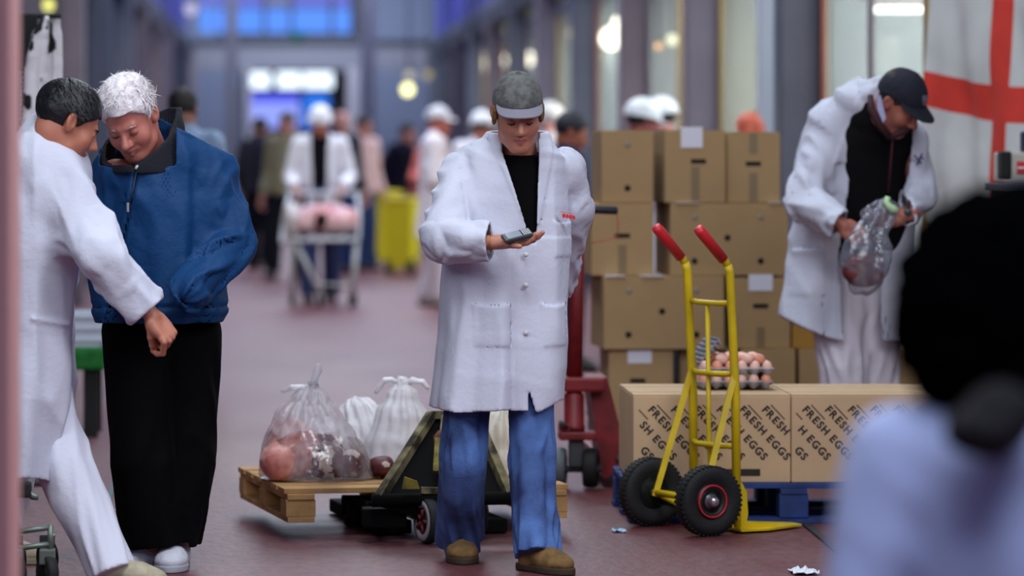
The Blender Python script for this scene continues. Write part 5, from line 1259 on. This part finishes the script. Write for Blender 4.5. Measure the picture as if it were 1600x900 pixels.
def egg(x, y, z, lab, tilt=0):
    o = bpy.data.objects.new('egg', em if rg.random() < .6 else em2); COL.objects.link(o); o.location = (x, y, z)
    o.rotation_euler = (tilt+rg.uniform(-.15,.15), rg.uniform(-.15,.15), rg.uniform(0, 6)); tag(o, lab, 'egg', 'eggs in trays on the egg cartons')
for lv in (0, 1):
    for i in range(6):
        for j in range(6):
            if lv == 0 and 0 < i < 5 and j > 0: continue
            egg(tx+(i-2.5)*.0475+lv*.004, ty+(j-2.5)*.0475, tz+lv*.05+.031, 'brown egg in the %s row of the %s egg tray' % (('front','second','third','fourth','fifth','rear')[j], ('lower','upper')[lv]))
for i in range(5):
    for j in range(5):
        if i in (0,) and j < 1: continue
        egg(tx+(i-2.0)*.0475, ty+(j-2.0)*.0475, tz+.05+.062, 'brown egg lying on its side in the heap, %s row from the front' % ('first','second','third','fourth','last')[j], 1.3)
# ------------------------------------------------------------------ flag and things on the right
ft = thing('flag', 'white flag with a red cross hanging on the shop wall', 'flag', (3.2, 18.88, 1.04))
n1, n2 = 150, 90; FW, FH = 1.85, 1.17; dv = V3(.3,-.954,0); nv = V3(-.954,-.3,0)
u = np.linspace(0, 1, n1); v = np.linspace(0, 1, n2); Ug, Vg = np.meshgrid(u, v, indexing='ij')
sx = Ug*FW; sag = -.07*np.sin(Ug*math.pi)-.045*Ug
dep = .022*np.sin(sx*9+Vg*3)*(1.1-Vg*.5)+.014*np.sin(sx*21+Vg*4+1)*(1-.5*Vg)+.02*noise(np.stack([sx*5, Vg*4, Vg*0], -1).reshape(-1,3)).reshape(sx.shape)
PT = V3(3.2,18.86,1.04)[None,None]+dv*sx[...,None]+nv*(dep[...,None]+.03)+V3(0,0,1)*(Vg*FH+sag)[...,None]
i = np.arange(n1*n2).reshape(n1, n2); Q = np.stack([i[:-1,:-1], i[1:,:-1], i[1:,1:], i[:-1,1:]], -1).reshape(-1, 4); N_ = n1*n2
V_ = np.concatenate([PT.reshape(-1,3), PT.reshape(-1,3)-nv*.003]); Qs = [Q, Q[:, ::-1]+N_]
for e in (i[0,:], i[-1,::-1], i[::-1,0], i[:,-1]): Qs.append(np.stack([e[:-1], e[1:], e[1:]+N_, e[:-1]+N_], 1))
Q_ = np.concatenate(Qs); cu_ = np.concatenate([sx.ravel()]*2)[Q_].mean(1); cv_ = np.concatenate([(Vg*FH).ravel()]*2)[Q_].mean(1)
me = raw(V_, Q_, True); me.polygons.foreach_set('material_index', ((np.abs(cu_-.76) < .088) | (np.abs(cv_-.66) < .088)).astype(np.int32))
link('cloth', me, [M('flag_white', (206,208,206), rough=.8, var=(5,.1)), M('flag_red', (214,58,44), rough=.75, var=(7,.12))], ft)
t = thing('scale_machine', 'pale counter machine with a black side and red button below the flag', 'machine', P(1585,290,16.4))
c = P(1588,262,16.4); link('housing', B().box(c, (.16,.2,.13), bev=.01).mesh(), M('machine_pale', (190,186,176), rough=.5), t)
link('black_side', B().box(c+V3(-.062,-.06,.01), (.045,.1,.12), bev=.01).mesh(), blk, t); link('red_button', B().box(c+V3(.0,-.102,.0), (.035,.01,.055), bev=.003).mesh(), redg, t); link('button_strip', B().box(c+V3(.0,-.108,.0), (.03,.004,.008)).mesh(), PAPER, t)
link('display_head', B().box(c+V3(.045,0,.11), (.05,.06,.09), bev=.01).mesh(), M('display_navy', (34,38,66), rough=.4), t)
link('neck', B().tube([c+V3(.045,0,.06), c+V3(.045,0,.1)], .01, 8).mesh(), blk, t)
cz = c[2]-.068
t = thing('counter', 'dark shop counter under the pale machine at the right edge', 'counter', (c[0]+.2, 16.4, 0))
link('counter_top', B().box((c[0]+.22, 16.4, cz-.02), (.62,.5,.035), bev=.004).mesh(), steel, t); link('counter_body', B().box((c[0]+.22, 16.42, (cz-.04)/2), (.56,.44,cz-.04)).mesh(), steeld, t)
# ------------------------------------------------------------------ things behind the two men on the left
t = thing('table', 'low table with a bright green cover behind the men on the left', 'table', (-1.3, 18.9, 0))
link('cover', mod_me := B().box((-1.27, 18.9, .385), (.83, .5, .11), bev=.02).mesh(), M('cover_green', (18,120,42), rough=.8, var=(20,.4), bump=(60,.6)), t)
link('leg', B().box((-.93, 18.72, .165), (.07,.05,.33)).mesh(), blk, t); link('leg', B().box((-1.62, 18.72, .165), (.07,.05,.33)).mesh(), blk, t); link('leg', B().box((-.93, 19.1, .165), (.07,.05,.33)).mesh(), blk, t); link('leg', B().box((-1.62, 19.1, .165), (.07,.05,.33)).mesh(), blk, t)
def crate(label, c, size, mat, n=3):
    x, y, z = size; t = thing('plastic_crate', label, 'crate', c)
    C = V3(*c)
    link('crate_floor', B().box(C+V3(0,0,.01), (x,y,.018)).mesh(), mat, t)
    for s in (-1, 1):
        link('side_wall', B().box(C+V3(s*(x/2-.006),0,z/2), (.012,y,z)).mesh(), mat, t); link('end_wall', B().box(C+V3(0,s*(y/2-.006),z/2), (x-.024,.012,z)).mesh(), mat, t)
    for k in range(n): link('rib', B().box(C+V3(0,-y/2-.005,z*(k+.6)/n), (x+.01,.012,.012)).mesh(), mat, t)
    return t
crate('white ribbed crate standing on the green cover', (-1.08,18.85,.441), (.42,.3,.17), M('crate_white', (206,214,226), rough=.5))
crate('grey crate on the floor under the green cover', (-1.115,18.74,.002), (.2,.3,.29), M('crate_grey', (140,136,146), rough=.6))
# spotted aprons hanging from a black stand
t = thing('apron_stand', 'black upright stand with a bracket at the upper left', 'stand', (-1.13,16.2,0))
link('pole', B().tube([(-1.13,16.2,.02), (-1.13,16.2,2.05)], .016, 10).mesh(), blk, t); link('base', B().lathe((-1.13,16.2,.0), (0,0,1), [(.2,0),(.2,.015),(.02,.03)], 24).mesh(), blk, t)
link('bracket', B().box((-1.075,16.2,1.86), (.09,.06,.24), bev=.01).mesh(), blk, t)
link('arm', B().tube([(-1.13,16.2,1.97), (-.93,16.2,1.97)], .012, 8).mesh(), blk, t)
spotw = M('apron_white', (226,222,226), rough=.8, bump=(40,.3)); spotb = M('apron_spots', (14,14,18), rough=.8); chk = M('apron_blue', (66,74,120), rough=.8)
def hanging(label, pts, wd, seed, mats, cls, nm='apron'):
    pts = [np.array(q, float) for q in pts]
    s = loft(pts, wd, [w_*.4 for w_ in wd], (1,.3,0), lambda th, s, p: .006*np.sin(th*4+seed)+.004*noise(p*30))
    me = sdf_mesh(s, .007, cls=cls); solo(nm, me, mats, label, 'apron', pts[0])
def spots(seed, th=.27): return lambda q: (noise(q*np.array([17,17,13])+seed) > th).astype(int)
hanging('cow-spotted white apron hanging foremost on the black stand', [P(72,28,16.1), P(62,60,16.1), P(55,110,16.1), P(55,170,16.1), P(48,250,16.1)], [.02,.045,.055,.06,.075], 1, [spotw, spotb], spots(3,.13))
hanging('narrow spotted apron hanging behind, right on the black stand', [P(85,28,16.25), P(84,70,16.25), P(84,120,16.25), P(86,200,16.25)], [.018,.03,.035,.045], 4, [spotw, spotb], spots(8,.1))
hanging('white apron tail hanging between the spotted ones', [P(76,30,16.3), P(72,80,16.3), P(76,150,16.3), P(80,220,16.3)], [.015,.03,.04,.05], 6, [spotw], None)
hanging('blue chequered apron at the far left of the stand', [P(50,90,16.25), P(40,130,16.25), P(34,180,16.25), P(36,230,16.25)], [.02,.035,.045,.05], 7, [spotw, chk], lambda q: ((np.floor((q[:,0]+q[:,2])*52)+np.floor((q[:,0]-q[:,2])*52)) % 2).astype(int))
lamp(76, 8, 27.6, .05, glow('lamp_lime', (235,232,130), 1.1), 'yellow lamp glowing above the spotted aprons', drop=3.1)
# roll cart at the lower left
t = thing('roll_cart', 'grey tubular cart on castors at the lower left corner', 'cart', P(45,0,12.2)*V3(1,1,0))
gm = M('cart_metal', (112,122,112), rough=.4, metal=.5); Yc = 12.25
def cz_(px, py, dy=0): return P(px, py, Yc+dy)
for dy in (0, .45):
    link('rail', B().tube([cz_(20,832,dy), cz_(78,824,dy)], .009, 8).mesh(), gm, t); link('rail', B().tube([cz_(20,858,dy), cz_(78,850,dy)], .009, 8).mesh(), gm, t)
    link('post', B().tube([cz_(79,820,dy), cz_(79,864,dy)], .01, 8).mesh(), gm, t); link('post', B().tube([cz_(21,740,dy), cz_(21,905,dy)], .01, 8).mesh(), gm, t)
link('bracket', B().box(cz_(37,765), (.05,.06,.05), bev=.01).mesh(), blk, t); link('side_tube', B().tube([cz_(21,752), cz_(52,776), cz_(60,776)], .012, 8).mesh(), gm, t)
for dy in (0, .45):
    for px in (74, 24):
        c = cz_(px, 0, dy); c[2] = .062; wheel(t, c, (.9,.45,0), .06, .035, blk, gm, nm='caster'); link('caster_fork', B().box(c+V3(0,0,.052), (.05,.045,.05), bev=.005).mesh(), gm, t)
# ------------------------------------------------------------------ down the avenue: bins, shopping trolley
yb = M('bin_yellow', (222,204,22), rough=.5)
def bin_(label, px, Y, w, d, h, rz):
    c = P(px, 0, Y); t = thing('wheeled_bin', label, 'bin', (c[0], Y, 0), rz, 'yellow bins down the avenue'); L = lambda nm, b, m: link(nm, b.mesh(), m, t, local=True)
    b = B(); b.add([(-w*.42,-d*.42,.07),(w*.42,-d*.42,.07),(w*.42,d*.42,.07),(-w*.42,d*.42,.07),(-w/2,-d/2,h),(w/2,-d/2,h),(w/2,d/2,h),(-w/2,d/2,h)], [(3,2,1,0),(4,5,6,7),(0,1,5,4),(1,2,6,5),(2,3,7,6),(3,0,4,7)]); L('bin_body', b, yb)
    L('lid', B().box((0,0,h+.02), (w+.04,d+.04,.05), bev=.015), yb); L('handle', B().tube([(-w*.4,d/2+.05,h), (w*.4,d/2+.05,h)], .015, 8), yb)
    for s in (-1, 1): L('wheel', B().lathe((s*w*.4,-d*.3,.09), (1,0,0), [(.001,-.03),(.09,-.03),(.09,.03),(.001,.03)], 20), blk)
bin_('yellow wheeled bin, left of the pair down the avenue', 600, 44.6, .33, .5, .84, .12)
bin_('yellow wheeled bin, right of the pair beside the man in the white cap', 630, 42.2, .3, .5, .8, -.25)
Yt = 33.9; t = thing('shopping_trolley', 'pale tubular trolley with a bag of meat, pushed by the helmeted man', 'trolley', P(505,0,Yt)*V3(1,1,0)); wm = M('tube_pale', (196,202,208), rough=.4)
def q(px, py, dy=0): return P(px, py, Yt+dy)
for dy in (-.25, .25): link('deck_rail', B().tube([q(452,376,dy), q(560,374,dy)], .018, 8).mesh(), wm, t)
link('deck', B().box(q(506,376), (.58,.5,.02)).mesh(), M('deck_dark', (40,38,40)), t)
for (a_, c_, dy) in (((462,378),(500,458),-.22), ((557,376),(550,462),-.22), ((458,378),(457,455),.22), ((557,376),(553,452),.22)):
    link('leg', B().tube([q(*a_, dy), q(*c_, dy)], .022, 8).mesh(), wm, t)
link('side_rail', B().tube([q(452,376,-.2), q(440,378,-.2), q(446,330,.1), q(452,305,.35)], .018, 8).mesh(), wm, t); link('side_rail', B().tube([q(560,374,-.2), q(561,330,.1), q(558,305,.35)], .018, 8).mesh(), wm, t)
link('push_bar', B().tube([q(446,302,.36), q(562,302,.36)], .018, 8).mesh(), wm, t)
link('cross_bar', B().tube([q(500,444,-.22), q(549,446,-.22)], .012, 8).mesh(), wm, t)
for (px, dy) in ((500,-.22), (549,-.22), (457,.22), (553,.22)):
    c = q(px, 0, dy); c[2] = .06; link('castor', B().lathe(c, (1,.1,0), [(.001,-.02),(.06,-.02),(.06,.02),(.001,.02)], 16).mesh(), blk, t)
s = mod(ell(q(510,345)+V3(0,0,.0), (.26,.2,.15)), lambda p, d: np.maximum(d+.05*noise(p*6), CH-(375-VY)/FPX*Yt+.014-p[:,2]))
solo('plastic_bag', sdf_mesh(s, .018), M('bag_rosy', (224,196,202), rough=.35, var=(5,.35), tint=(206,130,128)), 'rosy plastic bag of meat lying on the pale trolley', 'bag', q(510,375))
s = mod(ell(q(455,345,-.05), (.08,.14,.17)), lambda p, d: d+.02*noise(p*9))
solo('carrier_bag', sdf_mesh(s, .018), M('bag_pale', (196,190,192), rough=.4), 'pale carrier bag hanging at the left side of the trolley', 'bag', q(455,372,-.05))
# ------------------------------------------------------------------ litter and marks on the floor
def scrap(label, px, py, w, seed, col=(215,220,230), nm='paper_scrap'):
    Y = FPX*CH/(py-VY); c = P(px, py, Y); rg = np.random.default_rng(seed); n = 9; V = []; 
    for i in range(n):
        for j in range(n): V.append((c[0]+(i/(n-1)-.5)*w+rg.normal()*w*.02, c[1]+(j/(n-1)-.5)*w*1.6, min(.003+abs(rg.normal())*w*.1, w*.25)))
    F = [(i*n+j,(i+1)*n+j,(i+1)*n+j+1,i*n+j+1) for i in range(n-1) for j in range(n-1)]
    V = np.array(V); Vb = V-V3(0,0,.0015); N_ = len(V); F = F+[tuple(k+N_ for k in f[::-1]) for f in F]
    solo(nm, raw(np.concatenate([V, Vb]), F), M('scrap_%d' % seed, col), label, 'litter', (c[0], c[1], 0))
scrap('crumpled bluish paper scrap on the floor before the black tyres', 967, 831, .05, 1, (150,185,215))
scrap('white paper scrap on the floor at the bottom edge', 1256, 896, .09, 2)
scrap('pale scrap on the far floor left of the trolley', 396, 414, .16, 3, (190,180,186)); scrap('dull scrap on the far floor beside the trolley wheels', 420, 424, .14, 4, (180,165,170))
scrap('small white scrap on the floor behind the bins', 560, 470, .05, 5, (190,170,175))
def strip(label, pts, w, col, nm, th=.006, cat='strap'):
    P_ = []
    for px, py in pts: Y = FPX*CH/(py-VY); P_.append(P(px, py, Y)*V3(1,1,0)+V3(0,0,th/2+.0005))
    b = B()
    for a_, c_ in zip(P_, P_[1:]):
        d = nrm(c_-a_); n_ = np.cross(d, V3(0,0,1))*w/2; b.prism([a_-n_, c_-n_, c_+n_, a_+n_], (0,0,th))
    solo(nm, b.mesh(), M(nm+'_m'+str(len(label)), col, rough=.5), label, cat, P_[0]*V3(1,1,0))
strip('dark strap lying on the floor before the blue pallet', [(1258,820),(1285,842),(1322,874)], .03, (30,36,44), 'floor_strap')
strip('dark teal strap on the floor behind the black trousers', [(200,700),(186,738),(166,792)], .022, (30,62,72), 'floor_strap')
strip('thin pale line on the floor by the teal strap', [(162,797),(178,798),(196,797)], .012, (170,180,200), 'chalk_line', .003, 'line')
strip('thin pale cord across the dark strap at the right', [(1288,851),(1305,851),(1330,853)], .012, (170,150,160), 'chalk_line', .003, 'line')
